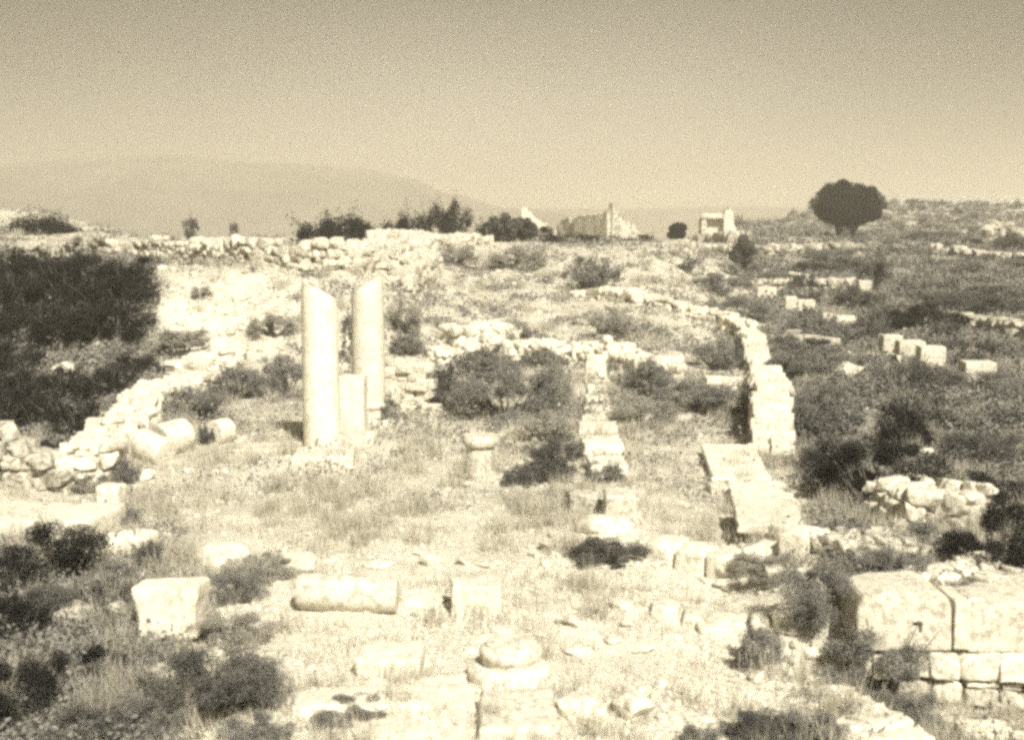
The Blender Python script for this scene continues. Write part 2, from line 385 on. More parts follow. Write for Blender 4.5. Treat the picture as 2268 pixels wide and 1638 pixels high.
# ------------------------------------------------------------------ builders of plants
def leaf_quads(cen, size, up=0.0):
    n = len(cen); a_ = rng.normal(size=(n, 3)); a_[:, 2] *= (1 - up * .5); a_ /= np.linalg.norm(a_, axis=1, keepdims=True)
    b_ = rng.normal(size=(n, 3)); b_ -= (b_ * a_).sum(1, keepdims=True) * a_; b_ /= np.linalg.norm(b_, axis=1, keepdims=True)
    s_ = size * rng.uniform(.6, 1.4, (n, 1)); a_ = a_ * s_; b_ = b_ * s_ * .55
    v = np.stack([cen - a_, cen + b_, cen + a_, cen - b_], 1).reshape(-1, 3); f = np.arange(n * 4).reshape(-1, 4)
    return v, f
def bush_meshes(style, nleaf, ls, seed, mat):
    """unit bush: half width 1, height about 1.6; returns foliage and stems meshes"""
    rg = np.random.default_rng(seed); lumps = []
    nl = {'round': 22, 'scrag': 34, 'low': 26, 'tall': 24}[style]
    for _ in range(nl):
        a_ = rg.uniform(0, 2 * math.pi); rr_ = math.sqrt(rg.uniform(0, 1)) * .78
        if style == 'low': z = rg.uniform(.1, .75) * (1 - .4 * rr_)
        elif style == 'tall': z = rg.uniform(.15, 2.0); rr_ *= .75
        else: z = rg.uniform(.12, 1.25) * (1 - .45 * rr_ * rr_)
        lumps.append((rr_ * math.cos(a_), rr_ * math.sin(a_), z, rg.uniform(.14, .34) * (.75 if style == 'scrag' else 1)))
    per = nleaf // nl; cs = []
    for x, y, z, r in lumps:
        q = rg.normal(size=(per, 3)); q /= np.linalg.norm(q, axis=1, keepdims=True)
        q *= r * (rg.uniform(.25, 1.15, (per, 1)) ** .6)
        cs.append(q + np.array([x, y, z]))
    ms = MB()
    nst = 26 if style == 'scrag' else 14
    for _ in range(nst):
        x, y, z, r = lumps[rg.integers(nl)]
        tip = np.array([x * 1.25 + rg.normal() * .1, y * 1.25 + rg.normal() * .1, z + r + rg.uniform(.05, .45)])
        b0 = np.array([x * .2, y * .2, -.05]); mid = (b0 + tip) / 2 + rg.normal(size=3) * .06
        tube(ms, [b0, mid, tip], [.022, .014, .005], 4)
        k = 40 if nleaf > 2000 else 14; tt = rg.uniform(.55, 1.05, (k, 1))
        cs.append(b0 + (tip - b0) * tt + rg.normal(size=(k, 3)) * .05)
    c = np.concatenate(cs); c = c[c[:, 2] > -.02]
    mb = MB(); mb.add(*leaf_quads(c, ls)); 
    return mb.mesh('foliage', M[mat], smooth=False), ms.mesh('stems', M['bark'])
PROTO = {}
def proto(style, lod, tone, v):
    k = (style, lod, tone, v)
    if k not in PROTO:
        nl, ls = {'near': (24000, .017), 'mid': (6500, .030), 'far': (900, .075)}[lod]
        PROTO[k] = bush_meshes(style, nl, ls, 10 + v * 7 + len(style), 'leaf_' + tone)
    return PROTO[k]
def bush(label, cx, yb, wpx, hpx, style='round', tone='mid', group=None, name='bush', cat='bush', lod=None, g_=None, parts=None):
    g_ = G(cx, yb) if g_ is None else g_; s_ = wpx * g_.y / F / 2 * 1.12; hs = hpx * g_.y / F / {'round': 1.55, 'scrag': 1.6, 'low': 1.05, 'tall': 2.3}[style]
    lod = lod or ('near' if wpx > 150 else 'mid' if wpx > 55 else 'far')
    fo, st = proto(style, lod, tone, random.randrange(3))
    parts = (lod != 'far') if parts is None else parts
    loc = (g_.x, g_.y + s_ * .5, h(g_.x, g_.y + s_ * .5)); rz = random.uniform(0, 6.28)
    if loc[2] > g_.z + .35: loc = (g_.x, g_.y, g_.z)
    if parts:
        e = empty(name, loc, rz, label, cat, group); e.scale = (s_, s_, hs)
        for nm, me in (('foliage', fo), ('stems', st)):
            c_ = bpy.data.objects.new(nm, me); COL.objects.link(c_); c_.parent = e
        return e
    o = bpy.data.objects.new(name, fo); COL.objects.link(o); o.location = loc; o.rotation_euler = (0, 0, rz); o.scale = (s_, s_, hs)
    return tag(o, label, cat, group)

#BODY
# ================================================================== GROUND (one sheet to the horizon)
def warp(lo, hi, mid0, mid1, step, grow):
    a_ = list(np.arange(mid0, mid1 + 1e-6, step)); s_ = step; q = mid1
    while q < hi: s_ *= grow; q += s_; a_.append(q)
    s_ = step; q = mid0; b_ = []
    while q > lo: s_ *= grow; q -= s_; b_.append(q)
    return np.array(b_[::-1] + a_)
xs = warp(-9000, 9000, -9.5, 10.5, .11, 1.045); ys = warp(-3000, 12000, 8, 40, .12, 1.028)
vs = np.zeros((len(ys), len(xs), 3)); vg = np.zeros((len(ys), len(xs)))
for j, y in enumerate(ys):
    for i, x in enumerate(xs):
        far = x * x + y * y > 450 ** 2
        vs[j, i] = (x, y, h(x, y) if not far else -25); vg[j, i] = .5 if far else veg(x, y)
nx_, ny_ = len(xs), len(ys)
ii = np.arange(nx_ * ny_).reshape(ny_, nx_)
mb = MB(); mb.add(vs.reshape(-1, 3), np.stack([ii[:-1, :-1], ii[:-1, 1:], ii[1:, 1:], ii[1:, :-1]], -1).reshape(-1, 4))
gnd = mb.build('ground', M['ground']); tag(gnd, 'uneven pale ground of dust, rubble and dry grass sloping up to a low ridge', 'ground', kind='structure')
at2 = gnd.data.attributes.new('veg', 'FLOAT', 'POINT'); at2.data.foreach_set('value', vg.ravel().astype('f'))

# far hills, real ridges 1.5 to 2.3 km away
def hills(name, label, pts, D, depth):
    mb = MB(); n = 160; m_ = 24; V = []
    for j in range(m_):
        q = j / (m_ - 1)
        for i in range(n):
            px = lerp(pts[0][0], pts[-1][0], i / (n - 1))
            for (a_, ya), (b_, yb) in zip(pts, pts[1:]):
                if a_ <= px <= b_: py = lerp(ya, yb, sm(a_, b_, px))
            top = CH + (480 - py) / F * D
            prof_ = math.sin(math.pi * q) ** .8
            x = (px - CX) / F * D; y = D + (q - .5) * depth
            z = -30 + (top + 30) * prof_ * (1 + .06 * noise.noise(Vector((x * .004, y * .006, D))) + .02 * noise.noise(Vector((x * .02, y * .02, D))))
            V.append((x, y, z))
    k = np.arange(n * m_).reshape(m_, n)
    mb.add(V, np.stack([k[:-1, :-1], k[:-1, 1:], k[1:, 1:], k[1:, :-1]], -1).reshape(-1, 4))
    o = mb.build(name, M['hill']); tag(o, label, 'hill', kind='structure')
hills('hills', 'long faint flat topped hill range fading in the haze', [(-1500, 440), (-600, 400), (0, 372), (230, 354), (420, 350), (620, 366), (800, 376), (900, 398), (1010, 436), (1120, 462), (1300, 478)], 1100, 700)
hills('hills', 'low pale hill line behind the far ruins', [(700, 480), (1000, 466), (1300, 462), (1600, 458), (1900, 462), (2400, 470)], 1500, 600)

# ================================================================== THE TWO COLUMNS
def column(name, label, cx, yb, dia_px, height, top_lean, lean_dir, base=True, rtop=.94):
    g_ = G(cx, yb); r_ = dia_px * g_.y / F / 2
    e = empty(name, (g_.x, g_.y, g_.z), 0, label, 'column', 'standing broken columns')
    n = 56; mb = MB(); rings = 36; V = []; zb = .30 if base else 0
    for i in range(rings):
        q = i / (rings - 1)
        for k in range(n):
            a_ = 2 * math.pi * k / n; rr_ = r_ * (1 - (1 - rtop) * q ** 1.3)
            x, y = rr_ * math.cos(a_), rr_ * math.sin(a_)
            ht = height + top_lean * (x * lean_dir / r_) * .5 + .06 * noise.noise(Vector((x * 5, y * 5, cx))) - .05 * (y / r_)
            z = zb + (ht - zb) * q
            if q > .97: x *= .95; y *= .95
            f_ = 1 + .012 * noise.noise(Vector((x * 3 + cx, y * 3, z * 2))) + .006 * noise.noise(Vector((x * 9, y * 9, z * 7)))
            V.append((x * f_, y * f_, z))
    mb.add(V, [[i * n + k, i * n + (k + 1) % n, (i + 1) * n + (k + 1) % n, (i + 1) * n + k] for i in range(rings - 1) for k in range(n)])
    top0 = (rings - 1) * n; cz = np.mean([V[top0 + k][2] for k in range(n)])
    mb.v.append(np.array([(0, 0, cz + .015)])); mb.f.append(np.array([[top0 + k, top0 + (k + 1) % n, mb.n] for k in range(n)])); mb.n += 1
    mb.build('shaft', M['marble'], e, 50)
    if base:
        mb = MB(); lathe(mb, [(r_ * 1.30, .0), (r_ * 1.36, .04), (r_ * 1.38, .08), (r_ * 1.33, .12), (r_ * 1.18, .14), (r_ * 1.13, .18), (r_ * 1.17, .21), (r_ * 1.24, .235), (r_ * 1.22, .27), (r_ * 1.10, .29), (r_ * 1.04, .315)], 48, .006, 3)
        mb.build('base', M['lime'], e, 40)
        mb = MB(); v, f = roughbox(r_ * 1.5, r_ * 1.5, .09, .02, 6, .012, sd(), 3, .3); v[:, 2] -= .07; mb.add(v, f); mb.build('plinth', M['lime'], e, 38)
    return e
column('broken_column', 'nearer and wider pale column whose oblique broken top slopes down to the right', 713, 990, 82, 2.70, -.30, 1, False, .97)
column('broken_column', 'farther and slimmer pale column whose broken top slopes down to the left', 817, 925, 73, 2.58, .36, 1, True, .97)
block('stone_slab', 'flat stylobate slab under the nearer column', 'slab', 640, 778, 985, 1032, .95, R(4), 'lime')
block('stone_slab', 'long thin slab jutting out over a dark hollow beside the nearer column', 'slab', 505, 655, 986, 1003, .7, R(2), 'lime', chip=.3)
block('stone_pier', 'squared pale pier standing between the two columns', 'pier', 752, 808, 822, 968, .45, R(-3), 'marble', r=.02)
block('stone_slab', 'low square plinth slab at the foot of the pier between the columns', 'slab', 748, 830, 950, 985, .6, R(-3), 'lime')

# ================================================================== NAVE: base stones, central row, walls
def base_stone(label, cx, yb, wpx, hpx, kind):
    g_ = G(cx, yb); r_ = wpx * g_.y / F / 2; hh = hpx * g_.y / F
    if kind == 'capital':
        e = empty('moulded_stone', (g_.x, g_.y + r_, g_.z), 0, label, 'column base')
        mb = MB(); lathe(mb, [(r_ * .80, -.05), (r_ * .82, .1), (r_ * .8, hh * .55), (r_ * .78, hh * .62)], 40, .006, 1); mb.build('drum', M['lime'], e, 40)
        mb = MB(); lathe(mb, [(r_ * .82, hh * .62), (r_ * .98, hh * .66), (r_ * 1.04, hh * .74), (r_ * 1.02, hh * .84), (r_ * .93, hh * .9)], 40, .006, 2); mb.build('moulding', M['lime'], e, 40)
    else:
        e = empty('moulded_stone', (g_.x, g_.y + r_, g_.z), 0, label, 'column base')
        mb = MB(); lathe(mb, [(r_ * 1.02, -.05), (r_ * 1.07, .0), (r_ * 1.09, .05), (r_ * 1.06, .085), (r_ * .98, .105), (r_ * .90, .11), (r_ * .83, .12)], 48, .014, 1); mb.build('lower_torus', M['lime'], e, 40)
        mb = MB(); lathe(mb, [(r_ * .82, .10), (r_ * .79, .14), (r_ * .80, .17), (r_ * .85, .19), (r_ * .86, .22), (r_ * .82, .255), (r_ * .73, .275), (r_ * .66, .28), (r_ * .63, .30), (r_ * .55, .31), (r_ * .3, .318)], 48, .016, 2); mb.build('upper_torus', M['lime'], e, 40)
    return e
base_stone('upright column base with a flared moulded rim standing alone on the nave floor', 1063, 1048, 82, 90, 'capital')
block('stone_plinth', 'tall squared pedestal block under the round column base in the foreground', 'pedestal', 1052, 1240, 1500, 1660, .8, R(1), 'lime', r=.05, amp=.02)
g_ = G(1128, 1528)
e = base_stone('large round moulded column base in the middle of the foreground', 1128, 1528, 182, 100, 'attic')

CR = 'stones of the central row'
crow = [('far broken upright stone at the head of the central row', 1297, 1343, 782, 836, .3, .5, 'limeD'),
 ('flat block second from the far end of the central row', 1296, 1350, 832, 852, 1.0, .2, 'lime'),
 ('narrow worn block third from the far end of the central row', 1302, 1346, 850, 874, .8, .4, 'limeD'),
 ('low block of the central row beside the foot of the thicket', 1298, 1352, 872, 897, .9, .3, 'lime'),
 ('thin ridged block of the central row with a grey joint behind it', 1292, 1354, 896, 915, .8, .2, 'lime'),
 ('second thin ridged block just behind the wide middle slab', 1288, 1358, 914, 934, .8, .3, 'lime'),
 ('wide pale slab in the middle of the central row', 1282, 1370, 930, 964, 1.2, .2, 'marble'),
 ('pale slab of the central row beside the feathery bush', 1290, 1380, 962, 1006, 1.6, .2, 'lime'),
 ('nearest long slab of the central row beside the dense dark bush', 1305, 1390, 1004, 1062, 1.9, .2, 'lime')]
for lb_, x0_, x1_, yt_, yb_, dp_, ch_, mt_ in crow:
    dp_ = .42 * (G(1320, yt_).y - G(1320, yb_).y) if yb_ > 840 else .35
    block('squared_block', lb_, 'stone block', x0_, x1_, yt_, yb_, dp_, R(random.uniform(-3, 3)), 'marble', CR, chip=ch_, amp=.02)
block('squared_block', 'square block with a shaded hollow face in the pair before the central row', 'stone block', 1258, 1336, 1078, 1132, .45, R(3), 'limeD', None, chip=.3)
block('squared_block', 'bright square block at the right of the hollow faced one', 'stone block', 1339, 1410, 1074, 1150, .5, R(-2), 'lime', None)
block('stone_slab', 'broad flat slab with a scalloped front edge above a dark leafy hollow', 'slab', 1215, 1442, 1180, 1222, .65, R(-3), 'lime', chip=.5, amp=.03)
rock('rounded heap of pale stone in front of the bright square block', 1345, 1192, 130, 60, name='boulder', k=2)
rock('flat pale stone at the left end of the scalloped slab', 1222, 1215, 60, 26, k=4)
rubble_wall('rubble_wall', 'low rubble wall crossing the nave behind the big thicket', [(950, 795), (1110, 790), (1250, 800), (1350, 800), (1480, 835)], [.28, .4, .25, .42, .32], .9, .26, 'lime', ragged=.45, course=.15)
rubble_wall('rubble_wall', 'short hump of pale rubble just behind the left part of the cross wall', [(985, 762), (1110, 756)], [.35, .3], .8, .4, 'lime', ragged=.4)
rubble_wall('rubble_wall', 'low pale wall joining the farther column to the thicket', [(838, 905), (942, 918)], [.72, .78], .5, .3, 'lime', ragged=.2, course=.17, sq=True)
# right aisle wall, in its three stretches
rubble_wall('rubble_wall', 'far stretch of the right aisle wall, a low broken line of stones', [(1270, 655), (1420, 672), (1530, 700), (1600, 722), (1650, 750)], [.22, .25, .3, .36, .42], .7, .36, 'lime', ragged=.5, course=.18)
rubble_wall('rubble_wall', 'middle stretch of the right aisle wall with a broad pale top', [(1655, 758), (1672, 790), (1684, 835)], [.45, .5, .12], .5, .32, 'lime', ragged=.25, course=.16, sq=True)
rubble_wall('rubble_wall', 'near stretch of the right aisle wall, a tall pale stump of coursed stones', [(1690, 872), (1704, 940), (1708, 1010)], [.42, .66, .34], .64, .30, 'lime', ragged=.5, course=.17, sq=True)
rubble_wall('rubble_wall', 'short cross wall running left from the tall stump of the aisle wall', [(1552, 880), (1640, 884), (1700, 888)], [.36, .42, .46], .4, .32, 'lime', ragged=.2, course=.15, sq=True)
block('squared_block', 'squared stone standing up where the far line of the aisle wall steps down', 'stone block', 1598, 1630, 700, 738, .5, R(3), 'marble')
block('squared_block', 'bulky stone on the shoulder of the middle aisle wall', 'stone block', 1668, 1702, 790, 838, .5, R(-8), 'marble', chip=.6)
block('stone_pier', 'square block capping the outer corner where the cross wall meets the aisle wall', 'pier', 1708, 1760, 822, 918, .42, R(8), 'lime', chip=.9, chips=5, amp=.04)
# sloping slab platform
sb_ = block('stone_slab', 'large smooth slab lying at the far end of the tilted pavement', 'slab', 1592, 1724, 1000, 1078, 2.5, R(-5), 'marble', chip=.1, tilt=R(1.5), r=.02); sb_.location.z += .09
sb_ = block('stone_slab', 'pitted middle slab of the tilted pavement with a weedy crack before it', 'slab', 1630, 1766, 1081, 1126, 1.12, R(-5), 'marble', chip=.5, chips=5, tilt=R(1), roll=R(1), r=.02, amp=.03); sb_.location.z += .09
sb_ = block('stone_slab', 'broken stained slab at the near end of the tilted pavement', 'slab', 1650, 1798, 1128, 1190, 1.38, R(-8), 'marble', chip=.6, chips=6, tilt=R(1), roll=R(-1), r=.02, amp=.035); sb_.location.z += .09
bush('thin weeds in the crack of the tilted pavement', 1700, 1082, 60, 12, 'low', 'mid')
block('squared_block', 'small pale block against the left side of the tilted pavement', 'stone block', 1572, 1640, 1062, 1098, .4, R(5), 'lime', chip=.5)
rock('low pale rock beside the right edge of the smooth pavement slab', 1770, 1015, 90, 22, k=5)
ashlar_row('stone_kerb', 'long row of pale blocks across the nave end in front of the tilted pavement', [(1445, 1228), (1800, 1222)], 5, .5, .26, 'lime')
block('stone_slab', 'slanting slab fallen forward from the block row', 'slab', 1590, 1690, 1232, 1290, .6, R(28), 'lime', tilt=R(8), chip=.4)
block('stone_slab', 'second fallen slab with a dark crack beneath it, right of the slanting one', 'slab', 1700, 1800, 1228, 1275, .5, R(-8), 'lime', chip=.4)
ashlar_row('stone_kerb', 'thin sill of flat stones in the pale foreground rubble', [(1440, 1352), (1790, 1352)], 5, .35, .10, 'lime')
block('squared_block', 'small bright rectangular block beside the grassy tuft', 'stone block', 1545, 1640, 1358, 1408, .4, R(2), 'lime')
block('squared_block', 'pale block half hidden by twigs above the ashlar wall', 'stone block', 1860, 1990, 1298, 1345, .4, R(6), 'lime', chip=.5)
block('squared_block', 'upright worn block standing at the far edge of the branching shrub', 'stone block', 1865, 1905, 1190, 1230, .3, R(6), 'limeD', chip=.5)

# left side
rubble_wall('rubble_wall', 'long tumbled wall of pale stones bounding the nave on the left', [(190, 1085), (235, 1010), (300, 945), (375, 895), (430, 855), (505, 812)], [.28, .36, .36, .3, .3, .2], .8, .32, 'lime', ragged=.45, course=.17)
rubble_wall('rubble_wall', 'rough stone wall stub leading off from the tumbled wall at the edge of the picture', [(-160, 1075), (0, 1068), (95, 1068), (175, 1078)], [.5, .5, .45, .25], .7, .28, 'limeD', ragged=.4, course=.15)
block('squared_block', 'narrow upright block with a dark flank near the tumbled wall', 'stone block', 212, 265, 1063, 1128, .3, R(-6), 'lime', tilt=R(-4))
ashlar_row('stone_kerb', 'long low ledge of flat slabs leading in from the picture edge', [(-40, 1172), (240, 1176)], 3, 1.0, .24, 'marble', gap=.01)
ashlar_row('stone_kerb', 'second lower ledge of flat slabs in front of the first', [(150, 1214), (345, 1210)], 2, .5, .15, 'marble', gap=.01)
def drum(label, cx, yb, dia, ln, rz, tilt=0, name='column_drum', grp='fallen column pieces'):
    g_ = G(cx, yb); r_ = dia * g_.y / F / 2; L = ln * g_.y / F; mb = MB()
    lathe(mb, [(r_ * .2, 0), (r_ * .9, .005), (r_ * .97, .03), (r_, .08), (r_ * 1.0, L * .5), (r_ * .99, L - .08), (r_ * .95, L - .02), (r_ * .9, L), (r_ * .2, L + .01)], 40, .02, cx)
    v = np.concatenate(mb.v); v[:, 2] -= L / 2; v = rotz(roty(v, math.pi / 2 + tilt), rz); mb.v = [v]
    o = mb.build(name, M['lime'], None, 45, (g_.x, g_.y + r_, g_.z + r_ * .88)); return tag(o, label, 'column drum', grp)
drum('fallen column drum lying apart, nearest the standing columns', 482, 985, 60, 48, R(60))
drum('middle fallen column drum behind the brightest one', 372, 1008, 76, 70, R(52), R(-6))
drum('bright fallen column drum in front, its smooth round end catching the sun', 330, 1026, 66, 84, R(-28), R(14))
rock('small rounded pale stone under the bright fallen drum', 318, 1062, 56, 30, k=1)
rock('large pale boulder lodged in the tumbled wall beside the dark bushes', 268, 955, 110, 60, k=3)
rock('squat boulder at the near corner of the tumbled wall', 190, 1050, 90, 70, k=6)
def outline_block(name, label, cat, ol, depth, mat, rz=0, yb=None):
    g_ = G(sum(q[0] for q in ol) / len(ol), yb); D = g_.y; cx_ = g_.x; bm = bmesh.new(); P3 = [at(q[0], q[1], D) for q in ol]
    fr = [bm.verts.new((q.x - cx_, 0, q.z - g_.z)) for q in P3]; bk = [bm.verts.new((q.x - cx_, depth, q.z - g_.z - .02)) for q in P3]
    bm.faces.new(fr); bm.faces.new(bk[::-1]); n = len(fr)
    for k in range(n): bm.faces.new((fr[k], bk[k], bk[(k + 1) % n], fr[(k + 1) % n]))
    bmesh.ops.recalc_face_normals(bm, faces=bm.faces)
    bmesh.ops.bevel(bm, geom=list(bm.edges), offset=.018, segments=2, affect='EDGES')
    bmesh.ops.triangulate(bm, faces=[f for f in bm.faces if len(f.verts) > 4]); bmesh.ops.subdivide_edges(bm, edges=[e_ for e_ in bm.edges if e_.calc_length() > .08], cuts=3, use_grid_fill=True)
    for v_ in bm.verts:
        q = v_.co * 7; v_.co += Vector(noise.noise_vector(q)) * .012
    me = bpy.data.meshes.new(name); bm.to_mesh(me); bm.free(); me.materials.append(M[mat]); me.polygons.foreach_set('use_smooth', [True] * len(me.polygons)); me.set_sharp_from_angle(angle=R(40))
    o = bpy.data.objects.new(name, me); COL.objects.link(o); o.location = g_; o.rotation_euler = (0, 0, rz); return tag(o, label, cat)
outline_block('carved_block', 'large bright carved block with concave sides and a worn underside lying among the weeds', 'stone block', [(284, 1303), (360, 1299), (438, 1294), (439, 1318), (431, 1350), (432, 1382), (441, 1408), (400, 1418), (372, 1410), (350, 1424), (292, 1426), (303, 1392), (300, 1352), (290, 1325)], .36, 'marble', R(-6), 1432)
rock('dull boulder at the left of the large bright block', 152, 1395, 100, 75, k=7, mat='limeD')
rock('grey rounded stone tucked against the left side of the large bright block', 258, 1378, 70, 60, k=0, mat='limeD')
rock('low grey mound of stone before the two dull boulders', 150, 1490, 150, 60, k=4, mat='limeD')
block('squared_block', 'big tilted block in the corner half covered by the largest bush', 'stone block', 232, 400, 1468, 1590, .9, R(-16), 'lime', chip=.5, tilt=R(3), amp=.03)
rock('flat ledge stone below the tilted corner block', 200, 1640, 190, 70, k=5, mat='limeD')
rock('small bright pebble in the dark weeds at the far left', 14, 1215, 20, 12, k=2, mat='marble')
rock('pale rounded boulder alone in the dark thicket', 130, 832, 62, 44, k=3, mat='lime')
rock('smaller dull stone left of the boulder in the dark thicket', 20, 852, 46, 28, k=1, mat='limeD')
rock('flat pale slab stone high on the spoil heap', 525, 668, 48, 22, k=5)
rubble_wall('rubble_wall', 'short line of pale stones on the far slope behind the fallen drums', [(395, 848), (460, 822), (510, 806)], [.4, .5, .35], .7, .42, 'lime', ragged=.4)

# foreground slabs
FG = None
rock('pale flat stone at the left of the foreground, behind a fringe of weeds', 480, 1245, 150, 46, k=4, mat='marble')
rock('broad bright slab like boulder with weeds along its foot', 645, 1262, 150, 62, k=5, mat='marble')
drum('big fallen column shaft lying across the foreground with a shadow line beneath it', 765, 1362, 84, 232, R(-4), R(1), 'column_shaft', 'fallen column pieces')
block('stone_slab', 'wedge shaped pale slab between the fallen shaft and the square block', 'slab', 878, 985, 1300, 1352, .45, R(-14), 'marble', chip=.6)
block('squared_block', 'bright square faced block standing in the centre foreground', 'stone block', 996, 1112, 1268, 1356, .35, R(1), 'marble', chip=.1)
block('squared_block', 'pale squared block behind the long step at the bottom', 'stone block', 782, 935, 1408, 1505, .5, R(-3), 'marble', chip=.5)
block('stone_step', 'long pale step with a low upright face near the bottom', 'step', 636, 965, 1508, 1585, .45, R(2), 'marble', chip=.3)
block('stone_slab', 'huge bright slab filling the bottom edge below the long step', 'slab', 690, 1060, 1572, 1700, 1.6, R(9), 'marble', chip=.2)
block('squared_block', 'blunt pale block right of the round column base', 'stone block', 1240, 1362, 1505, 1605, .5, R(4), 'marble', chip=.9, chips=5, amp=.03)
rock('egg shaped pale boulder at the bottom', 1402, 1592, 96, 72, k=1)
rock('small dull stone propped behind the long step', 620, 1560, 110, 42, k=7, mat='limeD')
rock('half buried pale stone in the weeds beside the large bright block', 560, 1330, 90, 34, k=2)

# terrace edge and ashlar wall, bottom right
ashlar_row('stone_kerb', 'pale terrace edge of worn flat stones running down to the bottom margin', [(1735, 1470), (1985, 1660)], 8, .66, .08, 'marble', gap=0, hv=.3, amp=.035)
D0 = 10.75
wall = empty('ashlar_wall', tuple(at(2110, 1560, D0)), 0, 'tall wall of huge dressed blocks over small courses, a dark hole in its level topped end block', 'wall')
W0 = at(2110, 1560, D0)
def wblock(nm, x0, x1, yt, yb, depth=.6, mat='lime', dy=0, chips=4, chip=.3, r=.011, amp=.014, rz=0):
    a_, b_ = at(x0, yt, D0 + dy), at(x1, yb, D0 + dy); wd = (b_.x - a_.x) / 2; hh = (a_.z - b_.z) / 2
    v, f = roughbox(wd, depth / 2, hh, r, 8, amp, sd(), chips, chip); v = rotz(v, rz)
    mb = MB(); mb.add(v + np.array([(a_.x + b_.x) / 2 - W0.x, depth / 2 + dy, (a_.z + b_.z) / 2 - W0.z]), f)
    return mb.build(nm, M[mat], wall, 38)
def round_block():   # end block with a quarter round upper left corner and a socket hole
    ol = [(1902, 1441), (1896, 1400), (1900, 1345), (1912, 1322), (1960, 1310), (2055, 1307), (2084, 1312), (2100, 1324), (2107, 1344), (2107, 1441)]
    P_ = [at(a_, b_, D0) for a_, b_ in ol]; bm = bmesh.new()
    fr = [bm.verts.new((q.x - W0.x, 0, q.z - W0.z)) for q in P_]; bk = [bm.verts.new((q.x - W0.x, .62, q.z - W0.z)) for q in P_]
    bm.faces.new(fr); bm.faces.new(bk[::-1]); n = len(fr)
    for k in range(n): bm.faces.new((fr[k], bk[k], bk[(k + 1) % n], fr[(k + 1) % n]))
    bmesh.ops.recalc_face_normals(bm, faces=bm.faces)
    bmesh.ops.bevel(bm, geom=list(bm.edges), offset=.011, segments=2, affect='EDGES')
    me = bpy.data.meshes.new('end_block'); bm.to_mesh(me); bm.free(); me.materials.append(M['lime'])
    o = bpy.data.objects.new('end_block', me); COL.objects.link(o); o.parent = wall
    # socket: cut with a small rough box
    cm = MB(); v, f = roughbox(.045, .16, .03, .01, 3, .01, 5, 0); c_ = at(2030, 1383, D0); cm.add(v + np.array([c_.x - W0.x, 0, c_.z - W0.z]), f)
    v, f = roughbox(.016, .14, .03, .008, 3, .006, 6, 0); c_ = at(2038, 1394, D0); cm.add(v + np.array([c_.x - W0.x, 0, c_.z - W0.z]), f)
    co_ = cm.build('cut', M['lime'], wall); md = o.modifiers.new('hole', 'BOOLEAN'); md.object = co_; md.operation = 'DIFFERENCE'; md.solver = 'EXACT'; md.use_self = True
    bpy.context.view_layer.update(); dg = bpy.context.evaluated_depsgraph_get(); me2 = bpy.data.meshes.new_from_object(o.evaluated_get(dg))
    o.modifiers.clear(); o.data = me2; bpy.data.objects.remove(co_)
round_block()
wblock('ashlar_block', 2116, 2146, 1332, 1438, .5, 'marble', -.02, 1, .1, .008, .004)
wblock('ashlar_block', 2150, 2420, 1330, 1443, .6)
wblock('ashlar_block', 2060, 2124, 1448, 1505, .6, 'lime', -.03)
wblock('ashlar_block', 1915, 1982, 1448, 1505, .6, 'lime', .03)
wblock('ashlar_block', 1940, 2062, 1509, 1560, .5, 'limeD', .05)
wblock('ashlar_block', 1985, 2058, 1446, 1500, .6, 'lime', .02)
wblock('ashlar_block', 2127, 2212, 1447, 1508, .6, 'lime', -.02)
wblock('ashlar_block', 2217, 2420, 1447, 1512, .6, 'lime', -.04)
wblock('ashlar_block', 2068, 2130, 1512, 1556, .5, 'lime', .02)
wblock('ashlar_block', 2142, 2212, 1513, 1523, .5, 'lime', .02)
wblock('ashlar_block', 2140, 2208, 1528, 1564, .5, 'limeD', .0)
wblock('ashlar_block', 2222, 2262, 1515, 1528, .5, 'limeD', .03)
wblock('ashlar_block', 2218, 2252, 1532, 1578, .5, 'limeD', .02)
wblock('ashlar_block', 2262, 2420, 1524, 1600, .5, 'limeD', .16)
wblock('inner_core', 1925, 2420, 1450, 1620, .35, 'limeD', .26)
rubble_wall('rubble_footing', 'row of small rough footing stones under the ashlar wall', [(2030, 1612), (2125, 1606), (2235, 1604)], [.04, .05, .04], .2, .15, 'limeD', ragged=.4, course=.07, cat='footing')
block('squared_block', 'bright rectangular block at the bottom right in front of the ashlar wall', 'stone block', 2135, 2255, 1583, 1650, .35, R(-2), 'lime')
block('squared_block', 'pale block at the margin right of the bright rectangular one', 'stone block', 2262, 2380, 1615, 1670, .35, R(3), 'lime')
rock('dull stone left of the bright rectangular block', 2080, 1640, 110, 40, k=4, mat='limeD')
rock('knobby pale stone at the foot of the bush before the ashlar wall', 2105, 1600, 44, 40, k=6)
block('squared_block', 'small pale coping block resting on the right end of the ashlar wall', 'stone block', 2215, 2300, 1312, 1335, .3, 0, 'lime', D=11.4)
rubble_wall('rubble_wall', 'rough bank of tumbled pale rubble climbing away from the ashlar wall', [(1845, 1205), (1960, 1235), (2060, 1290), (2170, 1330), (2260, 1350)], [.12, .14, .16, .14, .12], 1.3, .17, 'rubble', ragged=.6, course=.11)
rubble_wall('rubble_wall', 'heap of pale rubble between the two dark bushes on the right', [(1930, 1165), (2010, 1160), (2090, 1150), (2170, 1140)], [.12, .40, .42, .15], 1.4, .24, 'lime', ragged=.5, course=.13)
rock('pale jagged stone at the edge of the rubble bank above the ashlar wall', 2205, 1300, 50, 40, k=8)
bush('grey weeds creeping over the rubble bank behind the ashlar wall', 2110, 1325, 150, 50, 'scrag', 'mid')
